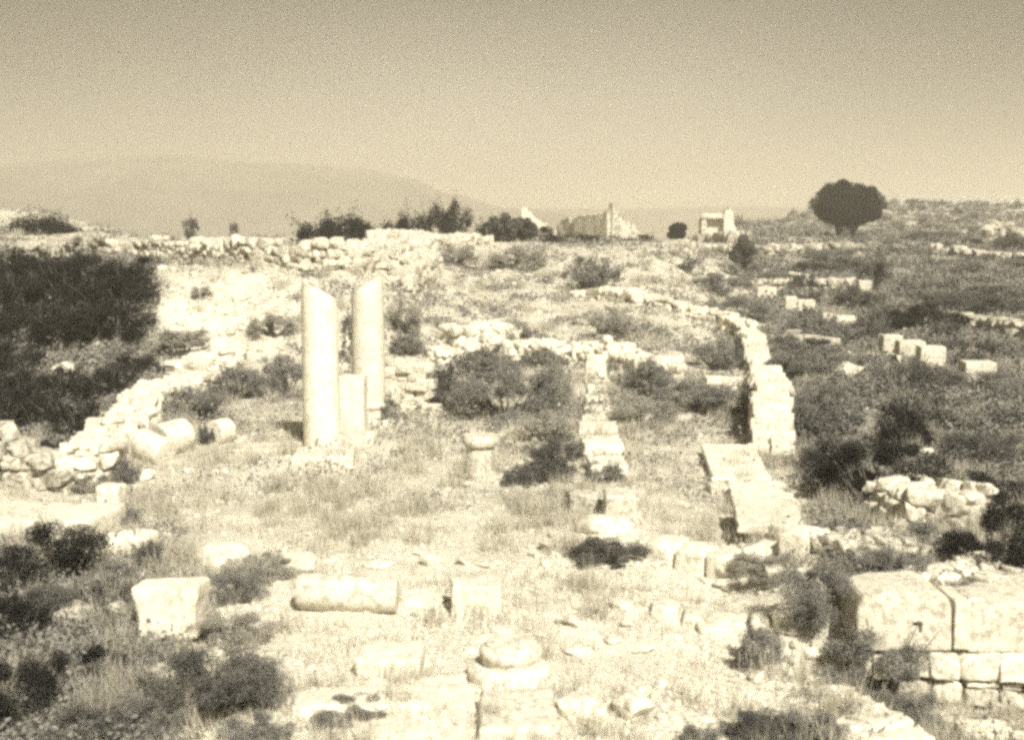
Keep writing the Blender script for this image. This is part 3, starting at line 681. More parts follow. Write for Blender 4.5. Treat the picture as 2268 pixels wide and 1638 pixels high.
bush('small twiggy bush behind the level topped end block', 2020, 1318, 110, 40, 'scrag', 'pale')

# ================================================================== RIGHT: rows of square blocks in the scrub
SB = 'square blocks standing in rows in the scrub'
for lab, x0, x1, yt, yb, dp in [
    ('bright square block of the scrub rows, foremost and standing alone', 2140, 2208, 795, 855, .6),
    ('bright square block at the near end of the group of three', 2040, 2096, 762, 812, .6),
    ('square block in the middle of the group of three', 1992, 2050, 750, 800, .6),
    ('square block at the far end of the group of three', 1957, 2000, 738, 785, .6),
    ('pale block with a dark gap beside it in the row beyond the group of three', 1850, 1898, 697, 728, .6),
    ('narrow pale block at the left end of the row beyond the group of three', 1822, 1846, 692, 720, .5),
    ('small pale square block beside the dark conical shrub', 1902, 1930, 620, 652, .7),
    ('pale flat block at the left end of the farthest row', 1678, 1720, 634, 660, .7),
    ('upright pale block in the farthest row with a dark gap to its right', 1740, 1766, 655, 690, .7),
    ('low pale block near the right end of the farthest row', 1768, 1806, 662, 690, .7)]:
    block('square_block', lab, 'stone block', x0, x1, yt, yb, dp, R(-4), 'lime', SB, chip=.15)
block('squared_block', 'jagged pale block with notched top in the scrub between wall and square blocks', 'stone block', 1852, 1918, 795, 845, .5, R(8), 'lime', None, chip=.9, chips=5)
rock('broken pale stones at the foot of the jagged block', 1860, 868, 60, 26, k=2)
block('stone_post', 'thin white leaning post in the scrub near the jagged block', 'post', 1988, 1996, 786, 812, .10, 0, 'marble', roll=R(-14))
rock('pale rounded boulder standing upright in the dark scrub on the right', 2052, 1022, 34, 44, k=1, mat='lime')
rock('flat pale stone propped on another in the scrub beyond the aisle wall', 1825, 772, 44, 14, k=5)
rubble_wall('rubble_wall', 'low curved line of rubble in the scrub beyond the aisle wall', [(1750, 752), (1790, 775), (1850, 796)], [.25, .3, .2], .5, .4, 'limeD', ragged=.5)
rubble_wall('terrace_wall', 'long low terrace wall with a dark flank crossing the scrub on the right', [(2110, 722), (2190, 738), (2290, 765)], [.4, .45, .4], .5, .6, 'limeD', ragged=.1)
rubble_wall('terrace_wall', 'pale terrace line under the big round tree', [(1690, 570), (1800, 563), (1900, 566)], [.4, .5, .4], .8, .6, 'farstone', ragged=.4, course=.4)
rubble_wall('terrace_wall', 'ruined pale wall foundation behind the farthest row of square blocks', [(1650, 640), (1740, 637), (1880, 642)], [.4, .5, .4], .8, .6, 'farstone', ragged=.5, course=.3)
rubble_wall('terrace_wall', 'terrace line of stones left of the small leaning tree', [(1480, 562), (1560, 556), (1640, 562)], [.3, .4, .3], .9, .6, 'farstone', ragged=.4, course=.4)
rubble_wall('terrace_wall', 'upper terrace line near the right margin on the hillside', [(2060, 560), (2160, 575), (2290, 590)], [.4, .4, .4], .8, .6, 'farstone', ragged=.4, course=.4)
rubble_wall('terrace_wall', 'broken pale wall corner on the hillside at the right margin', [(2185, 545), (2230, 530), (2262, 548)], [1.4, 1.0, 1.0], .8, .9, 'farstone', ragged=.3, course=.4)

# ================================================================== DRY STONE WALL on the left ridge, heap
rubble_wall('dry_stone_wall', 'long dry stone wall of rough fieldstones along the left ridge', [(235, 568), (330, 572), (440, 580), (560, 590), (680, 598), (790, 600), (860, 606)], [.5, .55, .6, .62, .64, .62, .4], .7, .34, 'rubble', ragged=.2, course=.2)
rubble_wall('dry_stone_wall', 'duller end of the ridge wall curving down towards the picture edge', [(-60, 640), (40, 612), (130, 578), (235, 560)], [.6, .6, .6, .5], .8, .45, 'limeD', ragged=.3)
rubble_wall('rubble_heap', 'high pale heap of piled fieldstones where the ridge wall ends', [(800, 580), (860, 572), (930, 560), (1000, 548), (1050, 540)], [.5, .65, .7, .5, .2], 2.0, .5, 'rubble', ragged=.2, course=.25, cat='stone heap')
rubble_wall('rubble_heap', 'loose spill of pale stones below the heap towards the farther column', [(855, 622), (900, 600), (930, 590)], [.4, .6, .5], 1.6, .42, 'rubble', ragged=.5, course=.22, cat='stone heap')

# ================================================================== FAR RUINS
def ruin_wall(mb, A, B, zb, outline, t):
    """outline: list of (q along A-B, height); rough edged wall of thickness t"""
    d = B - A; L = d.xy.length; u_ = d.xy.normalized(); nrm_ = Vector((-u_.y, u_.x)); n = 26; rg = random.Random(sd())
    cols = []
    for i in range(n + 1):
        q = i / n
        for (a_, ha), (b_, hb) in zip(outline, outline[1:]):
            if a_ <= q <= b_ + 1e-9: hh = lerp(ha, hb, (q - a_) / max(b_ - a_, 1e-6)); break
        hh += rg.uniform(-.12, .12); cols.append((A.x + d.x * q, A.y + d.y * q, max(hh, .15)))
    m_ = 10; V = []
    for s_ in (-1, 1):
        for (x, y, hh) in cols:
            for j in range(m_ + 1):
                k = .10 * noise.noise(Vector((x * 1.1, y * 1.1, hh * j / m_ * 1.6 + s_ * 7)))
                V.append((x + nrm_.x * (s_ * t / 2 + k), y + nrm_.y * (s_ * t / 2 + k), zb + hh * j / m_))
    W_ = m_ + 1; off = (n + 1) * W_; fs = []
    for i in range(n):
        for j in range(m_):
            a_ = i * W_ + j; fs.append([a_, a_ + W_, a_ + W_ + 1, a_ + 1]); fs.append([off + a_, off + a_ + 1, off + a_ + W_ + 1, off + a_ + W_])
        a_ = i * W_ + m_; fs.append([a_, a_ + W_, off + a_ + W_, off + a_])
    for i in (0, n):
        for j in range(m_):
            a_ = i * W_ + j; fs.append([a_, a_ + 1, off + a_ + 1, off + a_])
    mb.add(V, fs)
def P_(px, D): return Vector(((px - CX) / F * D, D, 0))
DR = 118; s1 = DR / F; zb = h(5, DR) - .6
hh = lambda ytop, D=DR: CH + (480 - ytop) / F * D - zb
ru = empty('ruined_building', (P_(1350, DR).x, DR, zb), 0, 'largest far ruin with a shaded wall and a tall pointed sunlit corner', 'ruin')
def ruin_part(nm, root, A, B, outl, t, mat='farstone'):
    mb = MB(); ruin_wall(mb, A - root.location * 1 + Vector((0, 0, root.location.z)), B - root.location + Vector((0, 0, root.location.z)), 0, outl, t)
    mb.build(nm, M[mat], root, 40)
c_ = P_(1350, DR)
ruin_part('shaded_wall', ru, c_, c_ + Vector((-2.9, 5.2, 0)), [(0, hh(462)), (.15, hh(474)), (.6, hh(476, 121)), (1, hh(482, 123))], .7)
ruin_part('sunlit_wall', ru, c_, c_ + Vector((3.2, 1.8, 0)), [(0, hh(452)), (.12, hh(455)), (.25, hh(478)), (.5, hh(486)), (.8, hh(508)), (1, hh(524))], .7)
ru2 = empty('ruined_pillar', tuple(Vector((P_(1276, 124).x, 124, zb))), 0, 'narrow pale sunlit pillar of masonry left of the shaded far wall', 'ruin')
ruin_part('pillar_wall', ru2, P_(1266, 124), P_(1287, 124), [(0, hh(482, 124)), (1, hh(480, 124))], .8)
ruin_part('broken_wall', ru2, P_(1238, 127), P_(1266, 125), [(0, hh(500, 126)), (.4, hh(486, 126)), (1, hh(482, 126))], .7, 'limeD')
ru3 = empty('ruined_gable', tuple(Vector((P_(1190, 122).x, 122, zb))), 0, 'pale triangular gable remnant rising to a point at its left behind the hedge trees', 'ruin')
ruin_part('gable_wall', ru3, P_(1155, 122), P_(1232, 122), [(0, hh(462, 122)), (.06, hh(460, 122)), (.3, hh(474, 122)), (.5, hh(490, 122)), (.8, hh(498, 122)), (1, hh(512, 122))], .8, 'lime')
DT = 112; zt = h((1580 - CX) / F * DT, DT) - .4
ht = lambda yt: CH + (480 - yt) / F * DT - zt
tw = empty('ruined_tower', tuple(Vector((P_(1585, DT).x, DT, zt))), 0, 'pale ruined tower house with a dark edged doorway beside the small round topped tree', 'ruin')
ruin_part('front_wall', tw, P_(1560, DT) + Vector((0, .5, 0)), P_(1598, DT) + Vector((0, .5, 0)), [(0, ht(484)), (.5, ht(478)), (1, ht(474))], .5, 'lime')
ruin_part('door_jamb', tw, P_(1549, DT), P_(1560, DT), [(0, ht(490)), (.3, ht(480)), (1, ht(476))], .8, 'farstone')
mb = MB(); a_ = P_(1549, DT); v, f = roughbox(1.15, .42, .22, .05, 6, .05, 77, 4, .5); mb.add(v + np.array([P_(1577, DT).x - tw.location.x, -.05, ht(479)]), f); mb.build('lintel', M['lime'], tw, 40)
ruin_part('corner_wall', tw, P_(1597, DT), P_(1624, DT), [(0, ht(476)), (.1, ht(464)), (.3, ht(468)), (.45, ht(461)), (.7, ht(474)), (.85, ht(498)), (1, ht(506))], 1.3, 'lime')
ruin_part('side_wall', tw, P_(1552, DT), P_(1556, DT + 4), [(0, ht(482)), (1, ht(492))], .7, 'farstone')
rubble_wall('rubble_heap', 'pale spill of rubble at the foot of the ruined tower', [(1540, 542), (1590, 540), (1640, 540)], [.35, .5, .4], 2.0, .6, 'farstone', ragged=.5, course=.5, cat='stone heap')

def crest(px, d0=44, d1=100):
    best = None
    for k in range(120):
        D = d0 + (d1 - d0) * k / 119; x = (px - CX) / F * D; z = h(x, D); s_ = (z - CH) / D
        if best is None or s_ > best[0]: best = (s_, Vector((x, D, z)))
    return best[1]
# ================================================================== TREES
def tree(label, cx, yb, wpx, ytop, ycrown, name='tree', nleaf=16000, ls=.13, lumps=46, mat='leaf_tree', forks=3, seed=3, two=False, D=None):
    g_ = G(cx, yb) if D is None else (crest(cx) if D == 'crest' else Vector(((cx - CX) / F * D, D, h((cx - CX) / F * D, D)))); D = g_.y; s_ = D / F; W = wpx * s_ / 2 * 1.12
    zt_, zc = CH + (480 - ytop) * s_ - g_.z, CH + (480 - ycrown) * s_ - g_.z
    cz = (zt_ + zc) / 2; H = (zt_ - zc) / 2; e = empty(name, g_, 0, label, 'tree'); rg = np.random.default_rng(seed)
    cs = []; L_ = []
    for _ in range(lumps):
        q = rg.normal(size=3); q /= np.linalg.norm(q); q *= rg.uniform(.25, .80)
        if q[2] < -.35: q[2] *= .75
        c0 = np.array([q[0] * W, q[1] * W, cz + q[2] * H]); L_.append(c0); r_ = rg.uniform(.22, .36) * min(W, H)
        k = nleaf // lumps; p_ = rg.normal(size=(k, 3)); p_ /= np.linalg.norm(p_, axis=1, keepdims=True)
        cs.append(c0 + p_ * r_ * rg.uniform(.3, 1.05, (k, 1)) ** .5)
    if nleaf > 30000:
        p_ = rg.normal(size=(nleaf // 2, 3)); p_ /= np.linalg.norm(p_, axis=1, keepdims=True); p_ *= rg.uniform(.3, 1, (len(p_), 1)) * np.where(p_[:, 2:3] > -.1, .92, .80); p_[:, 2] = np.maximum(p_[:, 2], -.62 + .25 * p_[:, 0] + rg.normal(size=len(p_)) * .05)
        cs.append(np.array([0, 0, cz]) + p_ * np.array([W, W, H]))
    mb = MB(); mb.add(*leaf_quads(np.concatenate(cs), ls)); mb.build('crown', M[mat], e, smooth=False)
    mt = MB(); r0 = W * .07
    bases = [(-W * .25, 0), (W * .18, 0)] if two else [(0, 0)]
    for bx, by in bases:
        tube(mt, [(bx, by, -.3), (bx * .8, by, zc * .6), (bx * .6, 0, zc + H * .5)], [r0 * 1.3, r0, r0 * .6], 8)
    for c0 in L_[:14]:
        bx = bases[0 if c0[0] < 0 else -1][0]
        tube(mt, [(bx * .7, 0, zc * .7), ((bx * .5 + c0[0]) / 2, c0[1] * .5, (zc + c0[2]) / 2), c0], [r0 * .6, r0 * .35, r0 * .1], 5)
    mt.build('trunk', M['bark'], e); return e
tree('big dark evergreen tree with a broad dense round crown standing alone on the hillside', 1874, 528, 166, 400, 518, nleaf=60000, ls=.085, lumps=84, seed=5, two=True)
tree('small dark tree with a leaning rounded crown and narrow foot below the ruined tower', 1650, 612, 76, 522, 596, 'small_tree', 12000, .06, 26, 'leaf_dark', seed=8)
tree('small dark round topped tree beside the ruined tower', 1497, 545, 52, 488, 538, 'small_tree', 9000, .09, 24, 'leaf_tree', seed=9, D=92)
bush('dark conical shrub beside the small pale square block on the right', 1946, 650, 32, 70, 'tall', 'deep', name='shrub', lod='mid')
tree('dark slender tree at the left of the hedge, the taller of two peaks', 1118, 532, 74, 468, 545, 'hedge_tree', 5000, .08, 18, 'leaf_dark', seed=12, D='crest')
tree('dark pointed hedge tree in front of the triangular gable', 1166, 534, 60, 470, 545, 'hedge_tree', 4000, .08, 14, 'leaf_dark', seed=13, D='crest')
# hedge in front of the ruins: one bush after another
HG = 'bushes of the long dark hedge before the far ruins'
for i, (x, y, w_, hh_, tx) in enumerate([(1085, 532, 60, 30, 'leftmost bush of the long dark hedge, before the slender tree'), (1140, 536, 74, 34, 'hedge bush at the foot of the slender tree'),
    (1195, 538, 76, 30, 'hedge bush under the triangular gable'), (1245, 538, 70, 30, 'hedge bush left of the pale pillar'), (1290, 540, 74, 34, 'hedge bush below the pale pillar'),
    (1335, 540, 70, 28, 'hedge bush below the shaded far wall'), (1380, 540, 66, 22, 'low hedge bush below the sunlit far wall'), (1424, 540, 42, 30, 'last bush at the right end of the long dark hedge')]):
    q = crest(x); q.y += 1.0; yf = CY - 0 and proj(q)[1]; top = y - hh_; q.z = h(q.x, q.y)
    bush(tx, x, y, w_ * 1.15, max(14, yf - top + 6) * (1.6 if x < 1215 else .8), 'round', 'deep', HG, 'hedge_bush', lod='mid', g_=q, parts=False)
for x, yb, w_, hh_, D, tx, st in [(740, 546, 170, 44, 52, 'low dark spreading bush behind the middle of the ridge wall', 'low'), (870, 522, 110, 18, 56, 'thin low bush line behind the stone heap', 'low'),
    (960, 512, 90, 42, 64, 'dark bush behind the top of the stone heap', 'round'), (1010, 510, 84, 48, 66, 'tallest dark bush sloping down behind the stone heap', 'round'),
    (60, 520, 150, 44, 60, 'dark jagged thicket on the skyline at the far left', 'low'), (150, 520, 90, 22, 60, 'low dark bush right of the skyline thicket', 'low'), (225, 532, 60, 24, 50, 'small dark bush behind the dull end of the ridge wall', 'low')]:
    x3 = (x - CX) / F * D; zg = h(x3, D); top = CH + (480 - (yb - hh_)) / F * D; bush(tx, x, yb, w_, max(.8, top - zg) * F / D * (1.9 if x > 700 and x < 900 else 1.3), st, 'deep', lod='mid', g_=Vector((x3, D, zg)), parts=False)
bush('small dark top heavy shrub standing behind the ridge wall', 425, 540, 50, 84, 'tall', 'dark', name='shrub', lod='mid', g_=crest(425, 30, 50))
bush('little dark upright shrub alone on the skyline above the ridge wall', 519, 548, 28, 74, 'tall', 'dark', name='shrub', lod='mid', g_=crest(519, 30, 50))

# ================================================================== BUSHES (label, centre x, foot y, width, height, style, tone)
B = [
 ('broad dense thicket filling the nave behind the round stump', 1120, 935, 260, 160, 'scrag', 'mid'),
 ('dark bush at the left end of the nave thicket', 985, 915, 110, 130, 'scrag', 'dark'),
 ('pale bush on the far left shoulder of the nave thicket', 1075, 840, 150, 80, 'scrag', 'mid'),
 ('grassy bush between the nave thicket and the central row', 1232, 925, 90, 150, 'scrag', 'pale'),
 ('dense dark bush leaning against the central row of slabs', 1235, 1068, 160, 110, 'scrag', 'dark'),
 ('low dark skirt of the bush before the central row', 1165, 1080, 110, 55, 'low', 'dark'),
 ('pale feathery bush above the dense dark one by the central row', 1210, 985, 140, 80, 'scrag', 'pale'),
 ('thin twiggy bush at the right foot of the dense dark one', 1340, 1068, 110, 50, 'scrag', 'mid'),
 ('grey bush at the foot of the farther column', 846, 936, 76, 64, 'scrag', 'mid'),
 ('dark leafy growth in the hollow under the scalloped slab', 1345, 1256, 200, 64, 'scrag', 'dark'),
 ('dark bush just right of the head of the central row', 1440, 890, 120, 110, 'scrag', 'mid'),
 ('small dark bush left of the pale cross wall hump', 900, 790, 90, 60, 'scrag', 'mid'),
 ('wide grey bush filling the right bay beside the cross wall', 1560, 925, 210, 90, 'scrag', 'mid'),
 ('scraggly bush left of the right bay', 1430, 945, 160, 70, 'scrag', 'pale'),
 ('dark bush against the inner face of the middle aisle wall', 1590, 818, 140, 75, 'scrag', 'mid'),
 ('narrow dark leaf shape standing for a shaded recess in the tall wall stump', 1655, 942, 34, 100, 'tall', 'dark'),  # dark leaves put in to draw the shade of a wall recess
 ('narrow dark leaf shape standing for a shaded recess in the middle aisle wall', 1632, 820, 24, 70, 'tall', 'dark'),  # foliage added as the shade inside the recess of this wall face
 ('wispy bush on the slope beyond the cross wall', 1170, 790, 110, 80, 'scrag', 'mid'),
 ('soft grey bush on the slope left of the aisle wall', 1355, 755, 130, 80, 'scrag', 'pale'),
 ('large feathery shrub high on the slope before the hedge', 1310, 648, 140, 95, 'scrag', 'mid'),
 ('dark foot growth of the feathery shrub on the slope', 1345, 650, 90, 28, 'low', 'dark'),
 ('pale bush on the ridge slope under the hedge trees', 1140, 602, 150, 60, 'scrag', 'pale'),
 ('dusty bush on the ridge slope beside the stone heap', 1010, 590, 110, 50, 'scrag', 'pale'),
 ('grey bush behind the farther column to its right', 890, 745, 90, 90, 'scrag', 'pale'),
 ('dark slender bush seen between the two columns', 770, 815, 44, 120, 'tall', 'dark'),
 ('grey bush against the left flank of the nearer column', 625, 880, 120, 110, 'scrag', 'mid'),
 ('bush behind the fallen drums', 430, 935, 150, 90, 'scrag', 'mid'),
 ('spreading bush between the drums and the nearer column', 520, 890, 150, 90, 'scrag', 'mid'),
 ('small dark bush beside the lone fallen drum', 455, 985, 40, 50, 'low', 'dark'),
 ('weedy bush below the bright fallen drum', 262, 1075, 90, 60, 'scrag', 'mid'),
 ('low weeds at the foot of the narrow upright block', 260, 1165, 110, 46, 'low', 'mid'),
 ('dark bush under the ledge of flat slabs', 110, 1300, 250, 150, 'scrag', 'deep'),
 ('dark weed clump at the right end of the lower ledge', 330, 1262, 70, 75, 'scrag', 'dark'),
 ('small tuft of weeds right of the dark clump', 250, 1290, 90, 50, 'low', 'mid'),
 ('largest bush in the foreground, spreading over the tilted corner block', 440, 1625, 350, 190, 'scrag', 'dark'),
 ('loose grey bush overlapping the right side of the largest foreground bush', 520, 1590, 230, 150, 'scrag', 'mid'),
 ('twiggy grey bush at the foot of the tilted corner block', 330, 1640, 180, 120, 'scrag', 'mid'),
 ('dark bush in the weeds left of the carved block', 210, 1350, 150, 70, 'scrag', 'dark'),
 ('dark low bush between the dull boulders and the left edge', 90, 1390, 170, 90, 'scrag', 'dark'),
 ('dark bush left of the tilted corner block', 160, 1540, 200, 110, 'scrag', 'deep'),
 ('dark bush below the ledge slabs at the picture edge', 20, 1330, 160, 110, 'scrag', 'deep'),
 ('grey bush in the bottom left corner before the dark tangle', 180, 1670, 220, 110, 'scrag', 'dark'),
 ('pale upper part of the weeds above the largest foreground bush', 500, 1440, 200, 90, 'scrag', 'pale'),
 ('weedy patch right of the large bright block', 520, 1335, 160, 80, 'scrag', 'mid'),
 ('weedy fringe along the fallen shaft', 560, 1290, 190, 60, 'scrag', 'pale'),
 ('pale weeds below the corner bush', 560, 1660, 180, 80, 'scrag', 'mid'),
 ('dark tangle at the bottom left corner', 20, 1620, 230, 190, 'scrag', 'deep'),
 ('dark tangle at the left edge beside the dull boulders', 10, 1450, 190, 160, 'scrag', 'deep'),
 ('dark weeds between the dull boulders', 215, 1440, 120, 60, 'low', 'dark'),
 ('low weeds before the long step', 770, 1612, 190, 50, 'scrag', 'mid'),
 ('grassy bush leaning beside the small bright rectangular block', 1690, 1490, 130, 120, 'scrag', 'mid'),
 ('twiggy shrub left of the ashlar wall', 1820, 1430, 180, 130, 'scrag', 'mid'),
 ('dark bush growing against the free end of the ashlar wall', 1955, 1590, 230, 190, 'scrag', 'mid'),
 ('lower bush in the gap between terrace edge and ashlar wall', 2020, 1640, 150, 110, 'scrag', 'mid'),
 ('branching shrub on the near side of the rubble bank', 1990, 1312, 180, 90, 'scrag', 'mid'),
 ('small shrub left of the branching one', 1880, 1215, 130, 60, 'scrag', 'mid'),
 ('twiggy shrub behind the thin sill', 1720, 1290, 200, 70, 'scrag', 'pale'),
 ('dark bush at the bottom margin before the terrace', 1690, 1668, 190, 110, 'scrag', 'dark'),
 ('second dark bush at the bottom margin, further right', 1810, 1668, 130, 90, 'scrag', 'mid'),
 ('grey bush at the bottom margin beside the egg shaped boulder', 1560, 1680, 130, 80, 'scrag', 'mid'),
 ('very dark bush at the right margin above the rubble bank', 2225, 1300, 190, 180, 'round', 'deep'),
 ('dark bush behind the rubble heap at the right margin', 2200, 1150, 200, 90, 'scrag', 'deep'),
 ('low bush between the rubble heap and the bank', 2080, 1255, 190, 80, 'scrag', 'mid'),
 ('largest dark bush in the scrub right of the tilted pavement', 1960, 1135, 260, 170, 'scrag', 'deep'),
 ('dark bush beside the far edge of the tilted pavement', 1860, 1050, 130, 75, 'scrag', 'dark'),
 ('dark bush just outside the tall wall stump', 1830, 960, 150, 130, 'scrag', 'mid'),
 ('low dark thicket at the right margin behind the rounded boulder', 2200, 1040, 190, 70, 'scrag', 'dark'),
 ('dark bush left of the upright rounded boulder', 2010, 1010, 120, 110, 'scrag', 'deep'),
 ('bush right of the jagged notched block', 2040, 880, 150, 80, 'scrag', 'dark'),
 ('bush below the lone square block', 2185, 880, 170, 60, 'scrag', 'mid'),
 ('dense bush outside the middle aisle wall', 1800, 850, 170, 90, 'scrag', 'mid'),
 ('dark bush in front of the low curved rubble line', 1790, 800, 150, 50, 'scrag', 'dark'),
 ('bush between the curved rubble line and the far row', 1850, 765, 120, 60, 'scrag', 'mid'),
 ('dark shrub beside the row of square blocks', 1935, 760, 80, 70, 'scrag', 'dark'),
 ('dark shrub mass left of the terrace wall with the dark flank', 2060, 735, 160, 60, 'scrag', 'deep'),
 ('broad dark thicket behind the terrace wall', 2200, 700, 240, 60, 'scrag', 'dark'),
 ('dark bush below the conical shrub', 1900, 690, 110, 50, 'scrag', 'dark'),
 ('grey bush beyond the far aisle wall', 1640, 720, 170, 80, 'scrag', 'mid'),
 ('wide grey bush on the slope under the leaning small tree', 1600, 660, 170, 60, 'scrag', 'mid'),
 ('reddish grey thicket on the slope below the big round tree', 1850, 600, 170, 60, 'scrag', 'mid'),
 ('dark bush beside the pale foundation below the big tree', 1930, 615, 110, 50, 'scrag', 'dark'),
 ('low dark bush right of the big round tree', 2030, 535, 90, 26, 'low', 'dark'),
 ('second low dark bush right of the big round tree', 2095, 530, 80, 20, 'low', 'dark'),
 ('dark bush at the right margin behind the broken wall corner', 2250, 560, 90, 50, 'scrag', 'dark'),
 ('grey weeds rooted in the tumbled wall above the drums', 330, 915, 110, 44, 'scrag', 'mid'),
 ('pale weeds before the near end of the tumbled wall', 200, 1090, 120, 44, 'scrag', 'pale'),
 ('grey weeds along the front of the cross wall hump', 1060, 800, 120, 44, 'scrag', 'mid'),
 ('dusty weeds at the right end of the cross wall', 1440, 850, 110, 50, 'scrag', 'pale'),
 ('weeds growing through the middle of the cross wall', 1200, 815, 110, 40, 'scrag', 'mid'),
 ('dusty bush low on the flank of the spoil heap', 400, 790, 150, 50, 'scrag', 'pale'),
 ('pale bush between spoil heap and nearer column', 600, 760, 120, 60, 'scrag', 'pale'),
 ('small dusty weeds on top of the spoil heap', 440, 668, 60, 26, 'scrag', 'pale'),
 ('pair of small dark trees behind the ruined tower', 1632, 490, 50, 34, 'round', 'dark'),
]
for b_ in B:
    b_ = list(b_)
    if b_[1] > 1780 and b_[2] > 650: b_[3] *= 1.2; b_[4] *= 1.22
    bush(*b_)
# the dark thicket beyond the left nave wall, bush by bush
TH = 'bushes of the dark thicket beyond the left nave wall'
near_w = lambda px, py: min([('the lone boulder', 130, 820), ('the dull end of the ridge wall', 60, 610), ('the spoil heap', 330, 690), ('the tumbled wall', 230, 960), ('the wall stub', 60, 1030), ('the ridge wall', 300, 590)], key=lambda t: (t[1] - px) ** 2 + (t[2] - py) ** 2)[0]
seen = {}
adj = ['dense dark', 'ragged dark', 'broad dark', 'low dark', 'tall dark', 'small dark', 'rounded dark', 'twiggy dark', 'leafy dark', 'bristly dark']
for row, (yb, n, hh_) in enumerate([(655, 5, 80), (715, 5, 95), (775, 5, 105), (840, 4, 80), (900, 4, 90), (965, 3, 90), (1015, 2, 60)]):
    for k in range(n):
        lim = [340, 345, 330, 380, 290, 220, 140][row]
        x = -40 + (k + .5 + random.uniform(-.2, .2)) * lim / n; y = yb + random.uniform(-12, 12)
        if abs(x - 130) < 70 and 815 < y < 890: continue
        nw = near_w(x, y - 30); c0 = seen.get(nw, 0); seen[nw] = c0 + 1
        bush(f'{adj[c0 % 10]} bush of the left thicket near {nw}', x, y, random.uniform(130, 185), hh_ * random.uniform(.75, 1.25), random.choice(['scrag', 'scrag', 'round']), 'deep', TH, lod='mid')
# shrubs dotted over the right hillside
LM = [('the big round tree', 1875, 500), ('the ruined tower', 1590, 500), ('the skyline', 2100, 445), ('the broken wall corner', 2220, 540), ('the upper terrace line', 2160, 575), ('the leaning small tree', 1650, 570),
      ('the square blocks', 2040, 780), ('the dark flanked terrace wall', 2190, 730), ('the conical shrub', 1946, 620), ('the farthest row of blocks', 1740, 660), ('the rounded upright boulder', 2052, 990), ('the lone square block', 2175, 830)]
SZ = [(12, 'tiny'), (20, 'small'), (32, 'middling'), (50, 'large'), (999, 'wide')]
rs = random.Random(31); kinds = {}
used_lb = {}
def uniq(cands):
    for c_ in cands:
        if c_ not in used_lb: used_lb[c_] = 1; return c_
    used_lb[cands[-1]] += 1; return cands[-1]
short = lambda s: s.replace('the dark flanked terrace wall', 'the dark flanked wall').replace('the rounded upright boulder', 'the upright boulder')
def hill_shrub(x, y, w_, hh_, tone):
    near = sorted(LM, key=lambda t: (t[1] - x) ** 2 + (t[2] - y) ** 2 * 3); lm = near[0]; szn = [b for a, b in SZ if w_ < a][0]
    side = ('left of' if x < lm[1] - 25 else 'right of' if x > lm[1] + 25 else 'near') if lm[0] != 'the skyline' else 'below'
    pos = 'in front of' if y > lm[2] + 18 else 'beyond' if y < lm[2] - 18 else side
    tn = {'dark': 'dark', 'mid': 'grey', 'pale': 'dusty'}[tone]; st_ = rs.choice(['low', 'round', 'scrag']); sn = {'low': 'flat', 'round': 'rounded', 'scrag': 'ragged'}[st_]
    c0 = f'{szn} {sn} {tn} shrub {pos} {short(lm[0])}' + (f', to its {side.split()[0]}' if pos != side and side not in ('near', 'below') else '')
    lb = uniq([c0, f'{szn} {sn} {tn} shrub between {short(lm[0])} and {short(near[1][0])}', f'{szn} {sn} {tn} shrub between {short(lm[0])} and {short(near[2][0])}', f'{szn} {sn} {tn} hillside shrub somewhat off from {short(lm[0])} towards {short(near[3][0])}'])
    bush(lb, x, y, w_, hh_, st_, tone, 'shrubs dotted over the hillside', 'shrub', 'shrub', lod='far')
rs = random.Random(31)
for _ in range(150):
    y = 447 + (rs.random() ** 1.4) * 190; x = rs.uniform(1640 if y < 520 else 1480, 2270)
    if y < 470 and x < 1780: y += 15
    f_ = (y - 420) / 200
    hill_shrub(x, y, rs.uniform(8, 20) + f_ * 34, rs.uniform(6, 11) + f_ * 16, rs.choice(['dark', 'dark', 'mid', 'mid', 'pale']))
for _ in range(60):
    y = rs.uniform(640, 1000); x = rs.uniform(max(1780, 1700 + (y - 640) * .3), 2280)
    if any(abs(x - c[0]) < 45 and -8 < y - c[1] < 42 for c in [(2068, 812), (2175, 855), (2020, 800), (1978, 785), (1875, 728), (1885, 845), (2052, 1022), (1916, 652)]): continue
    f_ = (y - 600) / 300; hill_shrub(x, y, rs.uniform(35, 60) + f_ * 50, rs.uniform(20, 40) + f_ * 26, rs.choice(['dark', 'mid', 'mid', 'dark']))

